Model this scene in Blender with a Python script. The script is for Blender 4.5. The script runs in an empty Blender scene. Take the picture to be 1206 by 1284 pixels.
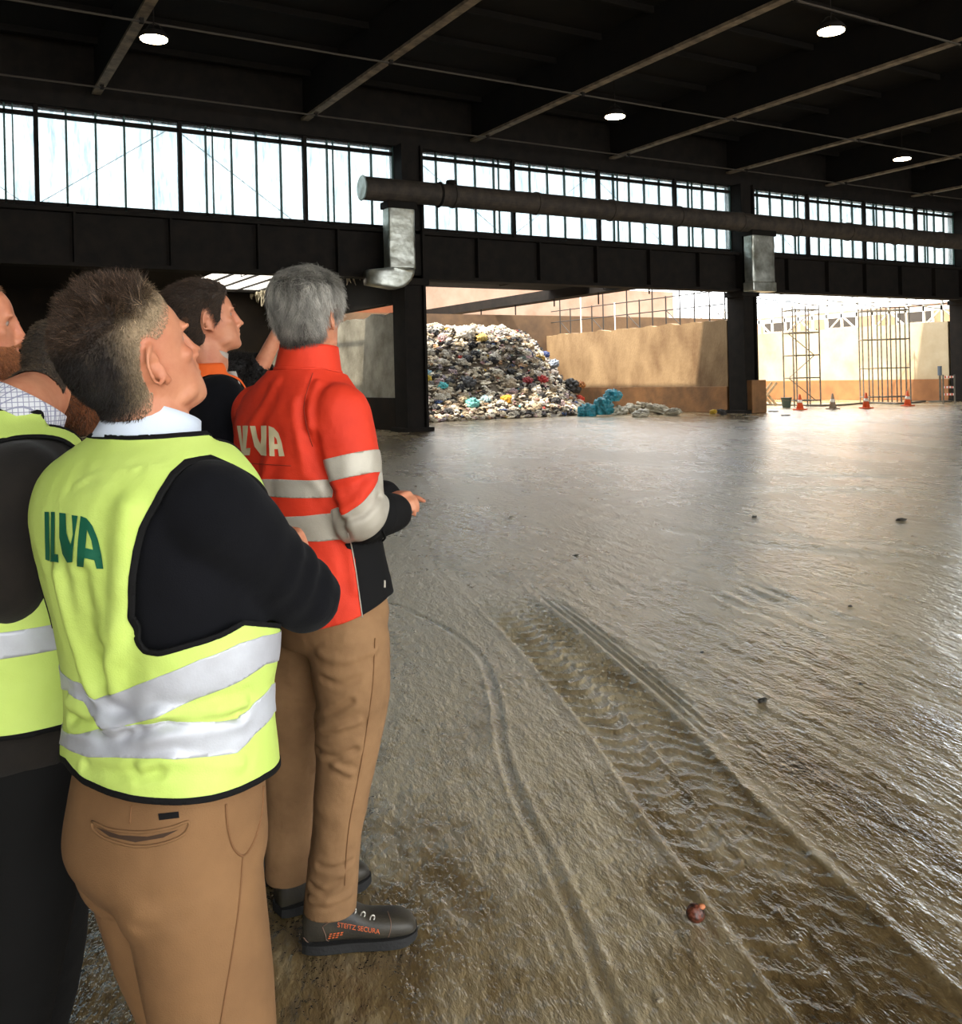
import bpy, bmesh, math, random
import numpy as np
from mathutils import Vector, Matrix
from mathutils.bvhtree import BVHTree

random.seed(7)
rng = np.random.default_rng(7)
SC = bpy.context.scene
COL = SC.collection
PI = math.pi

# ------------------------------------------------------------------ camera
CAMH = 1.57
FPX, PPX, PPY = 1178.0, 603.0, 474.0
ROLL = math.radians(1.35)
FW = np.array([0.512, 0.859, 0.0]); FW /= np.linalg.norm(FW)
RT = np.array([FW[1], -FW[0], 0.0])
UP = np.array([0.0, 0.0, 1.0])
EYE = np.array([0.0, 0.0, CAMH])


def ray(px, py):
    dx, dy = px - PPX, py - PPY
    a = dx * math.cos(ROLL) - dy * math.sin(ROLL)
    b = -dx * math.sin(ROLL) - dy * math.cos(ROLL)
    return FW + RT * (a / FPX) + UP * (b / FPX)


def at_d(px, py, d):
    return EYE + ray(px, py) * d


def at_z(px, py, z=0.0):
    r = ray(px, py)
    return EYE + r * ((z - CAMH) / r[2])


def at_y(px, py, y):
    r = ray(px, py)
    return EYE + r * (y / r[1])


def at_x(px, py, x):
    r = ray(px, py)
    return EYE + r * (x / r[0])


def cam(right, fwd, z=0.0):
    return RT * right + FW * fwd + UP * z


def make_camera():
    cd = bpy.data.cameras.new('camera')
    co = bpy.data.objects.new('camera', cd)
    COL.objects.link(co)
    r = RT * math.cos(ROLL) - UP * math.sin(ROLL)
    u = RT * math.sin(ROLL) + UP * math.cos(ROLL)
    m = Matrix(((r[0], u[0], -FW[0], EYE[0]), (r[1], u[1], -FW[1], EYE[1]),
                (r[2], u[2], -FW[2], EYE[2]), (0, 0, 0, 1)))
    co.matrix_world = m
    cd.sensor_fit = 'AUTO'
    cd.sensor_width = 36.0
    cd.lens = FPX / 1284.0 * 36.0
    cd.shift_y = (PPY - 642.0) / 1284.0
    cd.clip_start = 0.05
    cd.clip_end = 400
    SC.camera = co


make_camera()

# ------------------------------------------------------------------ noise
_perm = np.random.default_rng(3).permutation(256)
_perm = np.concatenate([_perm, _perm, _perm])
_g = np.random.default_rng(4).normal(size=(256, 3))
_g /= np.linalg.norm(_g, axis=1)[:, None]


def pnoise(P):
    P = np.asarray(P, float)
    I = np.floor(P).astype(int)
    f = P - I
    I &= 255
    u = f * f * f * (f * (f * 6 - 15) + 10)
    out = 0
    for dx in (0, 1):
        wx = u[:, 0] if dx else 1 - u[:, 0]
        for dy in (0, 1):
            wy = u[:, 1] if dy else 1 - u[:, 1]
            for dz in (0, 1):
                wz = u[:, 2] if dz else 1 - u[:, 2]
                h = _perm[_perm[_perm[I[:, 0] + dx] + I[:, 1] + dy] + I[:, 2] + dz]
                d = (_g[h] * (f - np.array([dx, dy, dz]))).sum(1)
                out = out + wx * wy * wz * d
    return out * 1.6


def fbm(P, octv=3):
    s, a, t = 0, 1.0, 0.0
    P = np.asarray(P, float)
    for k in range(octv):
        s = s + a * pnoise(P * 2 ** k + 17.3 * k)
        t += a
        a *= 0.5
    return s / t


# ------------------------------------------------------------------ materials
def lin(c):
    return tuple(((x / 255.0) / 12.92 if x / 255.0 <= 0.04045 else ((x / 255.0 + 0.055) / 1.055) ** 2.4) for x in c)


MATS = {}


class NT:
    def __init__(s, mat):
        s.t = mat.node_tree
        s.n = s.t.nodes
        s.l = s.t.links

    def add(s, kind, **kw):
        n = s.n.new(kind)
        for k, v in kw.items():
            if k.startswith('i_'):
                n.inputs[k[2:].replace('_', ' ')].default_value = v
            else:
                setattr(n, k, v)
        return n

    def link(s, a, b):
        s.l.new(a, b)


def ramp(nt, fac, stops):
    r = nt.add('ShaderNodeValToRGB')
    e = r.color_ramp.elements
    while len(e) < len(stops):
        e.new(0.5)
    for i, (p, c) in enumerate(stops):
        e[i].position = p
        e[i].color = (*c, 1) if len(c) == 3 else c
    nt.link(fac, r.inputs[0])
    return r.outputs[0]


def mat(name, rgb, rough=0.7, metal=0.0, rgb2=None, vscale=6.0, vlo=0.35, vhi=0.65, bump=0.0, bscale=60.0,
        bdist=0.01, stretch=None, rgh2=None, spec=0.5, sheen=0.0, coat=0.0, detail=4.0, attr=None, bump2=0.0, b2scale=8.0):
    if name in MATS:
        return MATS[name]
    m = bpy.data.materials.new(name)
    m.use_nodes = True
    nt = NT(m)
    p = nt.n['Principled BSDF']
    p.inputs['Roughness'].default_value = rough
    p.inputs['Metallic'].default_value = metal
    p.inputs['Specular IOR Level'].default_value = spec
    if sheen:
        p.inputs['Sheen Weight'].default_value = sheen
        p.inputs['Sheen Roughness'].default_value = 0.5
    if coat:
        p.inputs['Coat Weight'].default_value = coat
        p.inputs['Coat Roughness'].default_value = 0.15
    c1 = lin(rgb)
    p.inputs['Base Color'].default_value = (*c1, 1)
    co = nt.add('ShaderNodeTexCoord')
    vec = co.outputs['Object']
    if stretch:
        mp = nt.add('ShaderNodeMapping')
        mp.inputs['Scale'].default_value = stretch
        nt.link(vec, mp.inputs[0])
        vec = mp.outputs[0]
    if rgb2 is not None:
        n = nt.add('ShaderNodeTexNoise', i_Scale=vscale, i_Detail=detail, i_Roughness=0.6)
        nt.link(vec, n.inputs['Vector'])
        out = ramp(nt, n.outputs['Fac'], [(vlo, c1), (vhi, lin(rgb2))])
        nt.link(out, p.inputs['Base Color'])
        if rgh2 is not None:
            o2 = ramp(nt, n.outputs['Fac'], [(vlo, (rough,) * 3), (vhi, (rgh2,) * 3)])
            nt.link(o2, p.inputs['Roughness'])
    if attr:
        a = nt.add('ShaderNodeAttribute', attribute_name=attr)
        nt.link(a.outputs['Color'], p.inputs['Base Color'])
    last = None
    if bump:
        n = nt.add('ShaderNodeTexNoise', i_Scale=bscale, i_Detail=3.0)
        nt.link(vec, n.inputs['Vector'])
        b = nt.add('ShaderNodeBump', i_Strength=bump, i_Distance=bdist)
        nt.link(n.outputs['Fac'], b.inputs['Height'])
        last = b
    if bump2:
        n = nt.add('ShaderNodeTexNoise', i_Scale=b2scale, i_Detail=2.0)
        nt.link(vec, n.inputs['Vector'])
        b = nt.add('ShaderNodeBump', i_Strength=bump2, i_Distance=0.02)
        nt.link(n.outputs['Fac'], b.inputs['Height'])
        if last:
            nt.link(last.outputs[0], b.inputs['Normal'])
        last = b
    if last:
        nt.link(last.outputs[0], p.inputs['Normal'])
    MATS[name] = m
    return m


def emis(name, rgb, strength):
    if name in MATS:
        return MATS[name]
    m = bpy.data.materials.new(name)
    m.use_nodes = True
    nt = NT(m)
    p = nt.n['Principled BSDF']
    p.inputs['Base Color'].default_value = (*lin(rgb), 1)
    p.inputs['Emission Color'].default_value = (*lin(rgb), 1)
    p.inputs['Emission Strength'].default_value = strength
    MATS[name] = m
    return m


# ------------------------------------------------------------------ mesh builders
class MB:
    """collects shapes in world coordinates, builds ONE mesh object"""

    def __init__(s):
        s.v, s.f = [], []

    def add(s, V, F):
        k = len(s.v)
        s.v.extend([tuple(map(float, p)) for p in V])
        s.f.extend([tuple(int(i) + k for i in q) for q in F])
        return s

    def box(s, lo, hi):
        x0, y0, z0 = lo
        x1, y1, z1 = hi
        V = [(x0, y0, z0), (x1, y0, z0), (x1, y1, z0), (x0, y1, z0), (x0, y0, z1), (x1, y0, z1), (x1, y1, z1), (x0, y1, z1)]
        F = [(3, 2, 1, 0), (4, 5, 6, 7), (0, 1, 5, 4), (1, 2, 6, 5), (2, 3, 7, 6), (3, 0, 4, 7)]
        return s.add(V, F)

    def bar(s, a, b, w, h, up=(0, 0, 1)):
        a, b = np.array(a, float), np.array(b, float)
        d = b - a
        d /= np.linalg.norm(d)
        u = np.array(up, float)
        if abs(d @ u) > 0.95:
            u = np.array([1.0, 0, 0])
        r = np.cross(d, u)
        r /= np.linalg.norm(r)
        u = np.cross(r, d)
        V = []
        for c in (a, b):
            for sx, sz in ((-1, -1), (1, -1), (1, 1), (-1, 1)):
                V.append(c + r * sx * w / 2 + u * sz * h / 2)
        F = [(0, 1, 2, 3), (7, 6, 5, 4), (0, 4, 5, 1), (1, 5, 6, 2), (2, 6, 7, 3), (3, 7, 4, 0)]
        return s.add(V, F)

    def tube(s, pts, rad, n=10, cap=True):
        V, F = tube(pts, rad, n, cap)
        return s.add(V, F)

    def prism(s, poly, axis, t):
        """poly: list of 3D points (planar); extruded by vector t"""
        t = np.array(t, float)
        n = len(poly)
        V = [np.array(p, float) for p in poly] + [np.array(p, float) + t for p in poly]
        F = [tuple(range(n - 1, -1, -1)), tuple(range(n, 2 * n))]
        for i in range(n):
            F.append((i, (i + 1) % n, n + (i + 1) % n, n + i))
        return s.add(V, F)

    def build(s, name, m, parent=None, loc=None, smooth=False, bevel=0.0):
        return mk(name, s.v, s.f, m, parent, loc, smooth, bevel)


def frames(pts):
    pts = np.asarray(pts, float)
    n = len(pts)
    T = np.zeros_like(pts)
    T[1:-1] = pts[2:] - pts[:-2]
    T[0] = pts[1] - pts[0]
    T[-1] = pts[-1] - pts[-2]
    T /= np.linalg.norm(T, axis=1)[:, None] + 1e-12
    u = np.array([0, 0, 1.0])
    if abs(T[0] @ u) > 0.9:
        u = np.array([1.0, 0, 0])
    R = []
    r = np.cross(T[0], u)
    r /= np.linalg.norm(r)
    for i in range(n):
        r = r - T[i] * (r @ T[i])
        r /= np.linalg.norm(r)
        R.append(r)
    R = np.array(R)
    return T, R, np.cross(R, T)


def tube(pts, rad, n=10, cap=True):
    pts = np.asarray(pts, float)
    rad = np.ones(len(pts)) * rad if np.isscalar(rad) else np.asarray(rad, float)
    T, R, U = frames(pts)
    a = np.arange(n) * 2 * PI / n
    V = []
    for i in range(len(pts)):
        for t in a:
            V.append(pts[i] + rad[i] * (R[i] * math.cos(t) + U[i] * math.sin(t)))
    F = []
    m = len(pts)
    for i in range(m - 1):
        for j in range(n):
            F.append((i * n + j, i * n + (j + 1) % n, (i + 1) * n + (j + 1) % n, (i + 1) * n + j))
    if cap:
        F.append(tuple(range(n - 1, -1, -1)))
        F.append(tuple((m - 1) * n + j for j in range(n)))
    return V, F


def capsule(pts, rad, n=14):
    """tube with hemispherical ends"""
    pts = [np.asarray(p, float) for p in pts]
    rad = list(np.ones(len(pts)) * rad) if np.isscalar(rad) else list(rad)
    d0 = pts[0] - pts[1]
    d0 /= np.linalg.norm(d0)
    d1 = pts[-1] - pts[-2]
    d1 /= np.linalg.norm(d1)
    P, R = [], []
    for c in (80, 55, 25):
        a = math.radians(c)
        P.append(pts[0] + d0 * rad[0] * math.sin(a))
        R.append(rad[0] * math.cos(a))
    P += pts
    R += rad
    for c in (25, 55, 80):
        a = math.radians(c)
        P.append(pts[-1] + d1 * rad[-1] * math.sin(a))
        R.append(rad[-1] * math.cos(a))
    return tube(P, R, n)


def ellipsoid(c, r, M=None, nu=16, nv=10):
    V, F = [], []
    M = np.eye(3) if M is None else np.asarray(M)
    c = np.asarray(c, float)
    V.append(c + M @ np.array([0, 0, -r[2]]))
    for i in range(1, nv):
        t = -PI / 2 + PI * i / nv
        for j in range(nu):
            a = 2 * PI * j / nu
            V.append(c + M @ np.array([r[0] * math.cos(t) * math.cos(a), r[1] * math.cos(t) * math.sin(a), r[2] * math.sin(t)]))
    V.append(c + M @ np.array([0, 0, r[2]]))
    for j in range(nu):
        F.append((0, 1 + (j + 1) % nu, 1 + j))
    for i in range(nv - 2):
        for j in range(nu):
            a = 1 + i * nu + j
            b = 1 + i * nu + (j + 1) % nu
            F.append((a, b, b + nu, a + nu))
    k = 1 + (nv - 2) * nu
    for j in range(nu):
        F.append((k + j, k + (j + 1) % nu, len(V) - 1))
    return V, F


def loft(secs, n=28):
    """secs: (centre, width vector, depth vector, exponent, front factor, back factor); closed solid"""
    V, F = [], []
    for (c, A, B, e, kf, kb) in secs:
        for j in range(n):
            t = 2 * PI * j / n
            ct, st = math.cos(t), math.sin(t)
            x = math.copysign(abs(ct) ** (2 / e), ct)
            y = math.copysign(abs(st) ** (2 / e), st)
            V.append(np.asarray(c) + np.asarray(A) * x + np.asarray(B) * y * (kf if y > 0 else kb))
    m = len(secs)
    for i in range(m - 1):
        for j in range(n):
            F.append((i * n + j, i * n + (j + 1) % n, (i + 1) * n + (j + 1) % n, (i + 1) * n + j))
    F.append(tuple(range(n - 1, -1, -1)))
    F.append(tuple((m - 1) * n + j for j in range(n)))
    return V, F


def crspline(P, m):
    """Catmull-Rom through rows of P, m samples per interval"""
    P = np.asarray(P, float)
    Q = np.vstack([2 * P[0] - P[1], P, 2 * P[-1] - P[-2]])
    out = []
    for i in range(1, len(Q) - 2):
        for k in range(m):
            t = k / m
            out.append(0.5 * ((2 * Q[i]) + (-Q[i - 1] + Q[i + 1]) * t + (2 * Q[i - 1] - 5 * Q[i] + 4 * Q[i + 1] - Q[i + 2]) * t * t
                              + (-Q[i - 1] + 3 * Q[i] - 3 * Q[i + 1] + Q[i + 2]) * t ** 3))
    out.append(P[-1])
    return np.array(out)


def mk(name, V, F, m, parent=None, loc=None, smooth=False, bevel=0.0):
    """ONE mesh object from world coordinates; loc = its own origin (top level) or its top parent's"""
    if parent is not None:
        top = parent
        while top.parent is not None:
            top = top.parent
        o0 = np.array(top.location)
    else:
        o0 = np.array(loc if loc is not None else (0, 0, 0), float)
    V = np.asarray(V, float) - o0
    me = bpy.data.meshes.new(name)
    if isinstance(F, np.ndarray):
        k = F.shape[1]
        me.vertices.add(len(V))
        me.vertices.foreach_set('co', V.astype(np.float32).ravel())
        me.loops.add(F.size)
        me.loops.foreach_set('vertex_index', F.astype(np.int32).ravel())
        me.polygons.add(len(F))
        me.polygons.foreach_set('loop_start', np.arange(0, F.size, k, dtype=np.int32))
        me.update(calc_edges=True)
        me.validate()
    else:
        me.from_pydata([tuple(p) for p in V], [], F)
        me.update()
    if smooth:
        me.polygons.foreach_set('use_smooth', np.ones(len(me.polygons), dtype=bool))
    o = bpy.data.objects.new(name, me)
    COL.objects.link(o)
    if m is not None:
        me.materials.append(m)
    if parent is not None:
        o.parent = parent
    else:
        o.location = o0
    if bevel:
        b = o.modifiers.new('bevel', 'BEVEL')
        b.width = bevel
        b.segments = 2
        b.limit_method = 'ANGLE'
    return o


def thing(name, label, cat, loc=(0, 0, 0), group=None):
    o = bpy.data.objects.new(name, None)
    COL.objects.link(o)
    o.location = tuple(loc)
    o.empty_display_size = 0.1
    return tag(o, label, cat, group)


def tag(o, label, cat, group=None, kind=None):
    o['label'] = label
    o['category'] = cat
    if group:
        o['group'] = group
    if kind:
        o['kind'] = kind
    return o


def struct(o):
    o['kind'] = 'structure'
    return o


def copy_tree(o, parent=None):
    c = o.copy()
    COL.objects.link(c)
    if parent is not None:
        c.parent = parent
    for ch in list(o.children):
        copy_tree(ch, c)
    return c


# ------------------------------------------------------------------ numpy surface tools
def remesh(parts, voxel, it=4, lam=0.5):
    b = MB()
    for V, F in parts:
        b.add(V, F)
    me = bpy.data.meshes.new('tmp')
    me.from_pydata(b.v, [], b.f)
    bm = bmesh.new()
    bm.from_mesh(me)
    bmesh.ops.recalc_face_normals(bm, faces=bm.faces)
    bm.to_mesh(me)
    bm.free()
    o = bpy.data.objects.new('tmp', me)
    COL.objects.link(o)
    md = o.modifiers.new('r', 'REMESH')
    md.mode = 'VOXEL'
    md.voxel_size = voxel
    md.adaptivity = 0
    dg = bpy.context.evaluated_depsgraph_get()
    ev = o.evaluated_get(dg)
    m2 = ev.to_mesh()
    V = np.empty(len(m2.vertices) * 3, np.float32)
    m2.vertices.foreach_get('co', V)
    V = V.reshape(-1, 3).astype(float)
    m2.calc_loop_triangles()
    T = np.empty(len(m2.loop_triangles) * 3, np.int32)
    m2.loop_triangles.foreach_get('vertices', T)
    T = T.reshape(-1, 3)
    ev.to_mesh_clear()
    bpy.data.objects.remove(o)
    bpy.data.meshes.remove(me)
    return smooth(V, T, it, lam), T


def edges(T):
    E = np.vstack([T[:, [0, 1]], T[:, [1, 2]], T[:, [2, 0]]])
    E.sort(axis=1)
    return np.unique(E, axis=0)


def smooth(V, T, it, lam=0.5, mask=None):
    E = edges(T)
    n = len(V)
    deg = np.bincount(E.ravel(), minlength=n).astype(float)
    deg[deg == 0] = 1
    V = V.copy()
    for k in range(it):
        S = np.empty_like(V)
        for c in range(3):
            S[:, c] = np.bincount(E[:, 0], V[E[:, 1], c], n) + np.bincount(E[:, 1], V[E[:, 0], c], n)
        D = (S / deg[:, None] - V) * lam
        if mask is not None:
            D *= mask[:, None]
        V += D
    return V


def vnormals(V, T):
    a, b, c = V[T[:, 0]], V[T[:, 1]], V[T[:, 2]]
    fn = np.cross(b - a, c - a)
    N = np.zeros_like(V)
    for k in range(3):
        for c_ in range(3):
            N[:, c_] += np.bincount(T[:, k], fn[:, c_], len(V))
    l = np.linalg.norm(N, axis=1)
    l[l == 0] = 1
    return N / l[:, None]


def clip(V, T, f):
    """keep the part of the triangle mesh where f >= 0, cut cleanly; returns V, T, index map weights"""
    f = np.asarray(f, float)
    f = np.where(np.abs(f) < 1e-7, 1e-7, f)
    pos = f > 0
    cnt = pos[T].sum(1)
    full = T[cnt == 3]
    newV, newT, cache = [], [], {}
    n = len(V)

    def mid(i, j):
        k = (i, j) if i < j else (j, i)
        if k not in cache:
            t = f[i] / (f[i] - f[j])
            cache[k] = n + len(newV)
            newV.append(V[i] + (V[j] - V[i]) * t)
        return cache[k]
    for tri in T[cnt == 1]:
        i = [q for q in range(3) if pos[tri[q]]][0]
        a, b, c = int(tri[i]), int(tri[(i + 1) % 3]), int(tri[(i + 2) % 3])
        newT.append((a, mid(a, b), mid(a, c)))
    for tri in T[cnt == 2]:
        i = [q for q in range(3) if not pos[tri[q]]][0]
        a, b, c = int(tri[i]), int(tri[(i + 1) % 3]), int(tri[(i + 2) % 3])
        p, q = mid(a, b), mid(a, c)
        newT.append((p, b, c))
        newT.append((p, c, q))
    AV = np.vstack([V, np.array(newV).reshape(-1, 3)])
    AT = np.vstack([full, np.array(newT, dtype=int).reshape(-1, 3)]).astype(int)
    used = np.unique(AT)
    mp = -np.ones(len(AV), int)
    mp[used] = np.arange(len(used))
    return AV[used], mp[AT]


def brush(V, N, p, r, amp, d=None, ax=None):
    """push vertices near p by amp (along d or the normals); ax: optional 3x3 scaling rows for an elliptic brush"""
    q = V - np.asarray(p)
    if ax is not None:
        q = q @ np.asarray(ax).T
    w = np.exp(-(q ** 2).sum(1) / (r * r))
    return V + (N if d is None else np.asarray(d)) * (amp * w)[:, None]


def segdist(P, A, B):
    A, B = np.asarray(A, float), np.asarray(B, float)
    d = B - A
    t = np.clip(((P - A) @ d) / (d @ d), 0, 1)
    return np.linalg.norm(P - (A + t[:, None] * d), axis=1)


def polydist(P, pts):
    return np.min([segdist(P, pts[i], pts[i + 1]) for i in range(len(pts) - 1)], axis=0)


def fold(V, N, pts, w, amp, mask=None):
    d = polydist(V, pts)
    h = amp * np.exp(-(d / w) ** 2) - 0.5 * amp * np.exp(-((d - 1.7 * w) / w) ** 2)
    if mask is not None:
        h = h * mask
    return V + N * h[:, None]


def bvh(V, T):
    return BVHTree.FromPolygons([Vector(p) for p in V], [tuple(map(int, t)) for t in T])


def shell(name, V, T, m, parent, thick=0.002, smooth_=True):
    """garment sheet with real thickness"""
    N = vnormals(V, T)
    n = len(V)
    VV = np.vstack([V, V - N * thick])
    E = np.vstack([T[:, [0, 1]], T[:, [1, 2]], T[:, [2, 0]]])
    k = np.sort(E, axis=1)
    key = k[:, 0].astype(np.int64) * (n + 1) + k[:, 1]
    u, idx, cnt = np.unique(key, return_index=True, return_counts=True)
    B = E[idx[cnt == 1]]
    side = np.vstack([np.column_stack([B[:, 1], B[:, 0], B[:, 0] + n]), np.column_stack([B[:, 1], B[:, 0] + n, B[:, 1] + n])]) if len(B) else np.zeros((0, 3), int)
    TT = np.vstack([T, T[:, ::-1] + n, side])
    o = mk(name, VV, TT.astype(int), m, parent, smooth=smooth_)
    return o


def decal(polys, origin, ua, va, dirn, tree, off, res=0.006):
    """polys: lists of 2-D outlines in metres; laid onto the surface 'tree' along dirn"""
    origin, ua, va, dirn = [np.asarray(q, float) for q in (origin, ua, va, dirn)]
    AV, AF = [], []
    for poly in polys:
        bm = bmesh.new()
        vs = [bm.verts.new((x, y, 0)) for x, y in poly]
        f = bm.faces.new(vs)
        bmesh.ops.triangulate(bm, faces=[f])
        xs = [p[0] for p in poly]
        ys = [p[1] for p in poly]
        for k, (lo, hi) in enumerate(((min(xs), max(xs)), (min(ys), max(ys)))):
            c = lo + res
            while c < hi:
                co, no = ([c, 0, 0], [1, 0, 0]) if k == 0 else ([0, c, 0], [0, 1, 0])
                bmesh.ops.bisect_plane(bm, geom=bm.verts[:] + bm.edges[:] + bm.faces[:], plane_co=co, plane_no=no)
                c += res
        bm.verts.index_update()
        k0 = len(AV)
        for v in bm.verts:
            q = origin + ua * v.co.x + va * v.co.y
            h = tree.ray_cast(Vector(q), Vector(dirn))
            if h[0] is None:
                h = tree.find_nearest(Vector(q))
            nn = np.array(h[1])
            if nn @ dirn > 0:
                nn = -nn
            AV.append(np.array(h[0]) + nn * off)
        for f in bm.faces:
            AF.append(tuple(k0 + v.index for v in f.verts))
        bm.free()
    return AV, AF


def text_mesh(s, size):
    """flat text outline triangles: list of triangles in 2-D"""
    c = bpy.data.curves.new('t', 'FONT')
    c.body = s
    c.size = size
    o = bpy.data.objects.new('t', c)
    COL.objects.link(o)
    dg = bpy.context.evaluated_depsgraph_get()
    me = o.evaluated_get(dg).to_mesh()
    me.calc_loop_triangles()
    V = [tuple(v.co) for v in me.vertices]
    T = [tuple(t.vertices) for t in me.loop_triangles]
    o.evaluated_get(dg).to_mesh_clear()
    bpy.data.objects.remove(o)
    return np.array(V), T
# ================================================================== HALL
YW = 25.7                       # column line
XA, XB, XC = 12.84, 27.0, 41.15  # columns seen
YB = 38.5                       # back of the bunkers
RZ = 10.3                       # roof

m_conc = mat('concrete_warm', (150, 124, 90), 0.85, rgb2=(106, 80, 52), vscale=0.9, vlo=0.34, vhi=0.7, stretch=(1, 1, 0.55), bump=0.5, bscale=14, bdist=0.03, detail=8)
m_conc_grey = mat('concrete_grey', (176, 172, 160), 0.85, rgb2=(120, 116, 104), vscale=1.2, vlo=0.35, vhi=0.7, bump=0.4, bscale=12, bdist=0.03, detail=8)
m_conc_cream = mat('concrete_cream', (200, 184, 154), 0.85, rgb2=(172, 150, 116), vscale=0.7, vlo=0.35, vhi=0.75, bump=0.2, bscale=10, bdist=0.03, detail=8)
m_kick = mat('concrete_kick', (150, 106, 66), 0.85, rgb2=(112, 82, 54), vscale=1.4, bump=0.3, bscale=12, bdist=0.03, detail=6)
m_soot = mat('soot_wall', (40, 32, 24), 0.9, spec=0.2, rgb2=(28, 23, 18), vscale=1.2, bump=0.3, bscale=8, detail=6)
m_steel = mat('dark_steel', (31, 25, 20), 0.85, spec=0.25, rgb2=(19, 16, 13), vscale=2.5, bump=0.2, bscale=20, detail=6)
m_steel_lit = mat('lit_flange_steel', (150, 132, 108), 0.7, rgb2=(92, 78, 62), vscale=3, detail=6)  # light on the flange undersides put into the colour as paler steel
m_roof = mat('roof_deck', (27, 23, 19), 0.9, spec=0.2, rgb2=(21, 19, 18), vscale=1.5, bump=0.2, bscale=6)
m_galv = mat('galvanised_sheet', (196, 198, 190), 0.38, 0.75, rgb2=(140, 140, 128), vscale=2.2, bump=0.35, bscale=5, bdist=0.04, detail=3)
m_duct = mat('dusty_duct', (70, 60, 50), 0.75, 0.1, rgb2=(44, 38, 32), vscale=3, bump=0.3, bscale=12)
m_teal = mat('green_mullion', (40, 72, 66), 0.6)
m_orange_wall = mat('ochre_render', (122, 66, 34), 0.9, rgb2=(104, 54, 27), vscale=0.8, bump=0.2, bscale=8, detail=6)
m_pink = mat('pink_brick', (150, 118, 98), 0.9, rgb2=(168, 142, 124), vscale=0.6, detail=5)
m_white = mat('white_paint', (232, 230, 222), 0.55, rgb2=(206, 200, 188), vscale=4)
m_rod = mat('scaffold_tube', (86, 80, 70), 0.5, 0.5, rgb2=(120, 112, 98), vscale=6)
m_rail = mat('dark_rail', (58, 52, 46), 0.6, 0.3)


def pane_material(lo=(0.36, 0.425, 0.45), hi=(0.70, 0.755, 0.765)):
    m = bpy.data.materials.new('fibreglass_pane')
    m.use_nodes = True
    nt = NT(m)
    p = nt.n['Principled BSDF']
    nt.n.remove(p)
    out = nt.n['Material Output']
    co = nt.add('ShaderNodeTexCoord')
    mp = nt.add('ShaderNodeMapping')
    mp.inputs['Scale'].default_value = (3.2, 1.0, 0.5)
    nt.link(co.outputs['Object'], mp.inputs[0])
    n = nt.add('ShaderNodeTexNoise', i_Scale=2.0, i_Detail=8.0, i_Roughness=0.75)
    nt.link(mp.outputs[0], n.inputs['Vector'])
    c = ramp(nt, n.outputs['Fac'], [(0.3, lo), (0.62, hi)])
    t = nt.add('ShaderNodeBsdfTransparent')
    nt.link(c, t.inputs['Color'])
    g = nt.add('ShaderNodeBsdfTranslucent')
    nt.link(c, g.inputs['Color'])
    mx = nt.add('ShaderNodeMixShader')
    mx.inputs[0].default_value = 0.25
    nt.link(t.outputs[0], mx.inputs[1])
    nt.link(g.outputs[0], mx.inputs[2])
    nt.link(mx.outputs[0], out.inputs['Surface'])
    return m


m_pane = pane_material()

# ---------------- floor : polar grid, dense in front of the camera, mud relief as geometry
def gpath(pts):
    return [at_z(x, y, 0.0)[:2] for x, y in pts]


def dense(pts, m=8):
    return crspline(np.array(pts), m)


def path_uv(P, path):
    """along-path s and signed offset d for each point (path = polyline Nx2)"""
    path = np.asarray(path)
    best = np.full(len(P), 1e9)
    S = np.zeros(len(P))
    D = np.zeros(len(P))
    s0 = 0.0
    for i in range(len(path) - 1):
        A, B = path[i], path[i + 1]
        d = B - A
        L = np.linalg.norm(d)
        t = np.clip(((P - A) @ d) / (L * L), 0, 1)
        q = P - (A + t[:, None] * d)
        dist = np.linalg.norm(q, axis=1)
        sgn = np.sign(d[0] * q[:, 1] - d[1] * q[:, 0])
        k = dist < best
        best[k] = dist[k]
        S[k] = (s0 + t * L)[k]
        D[k] = (dist * sgn)[k]
        s0 += L
    return S, D, s0


def sstep(x, a, b):
    t = np.clip((x - a) / (b - a), 0, 1)
    return t * t * (3 - 2 * t)


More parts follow.
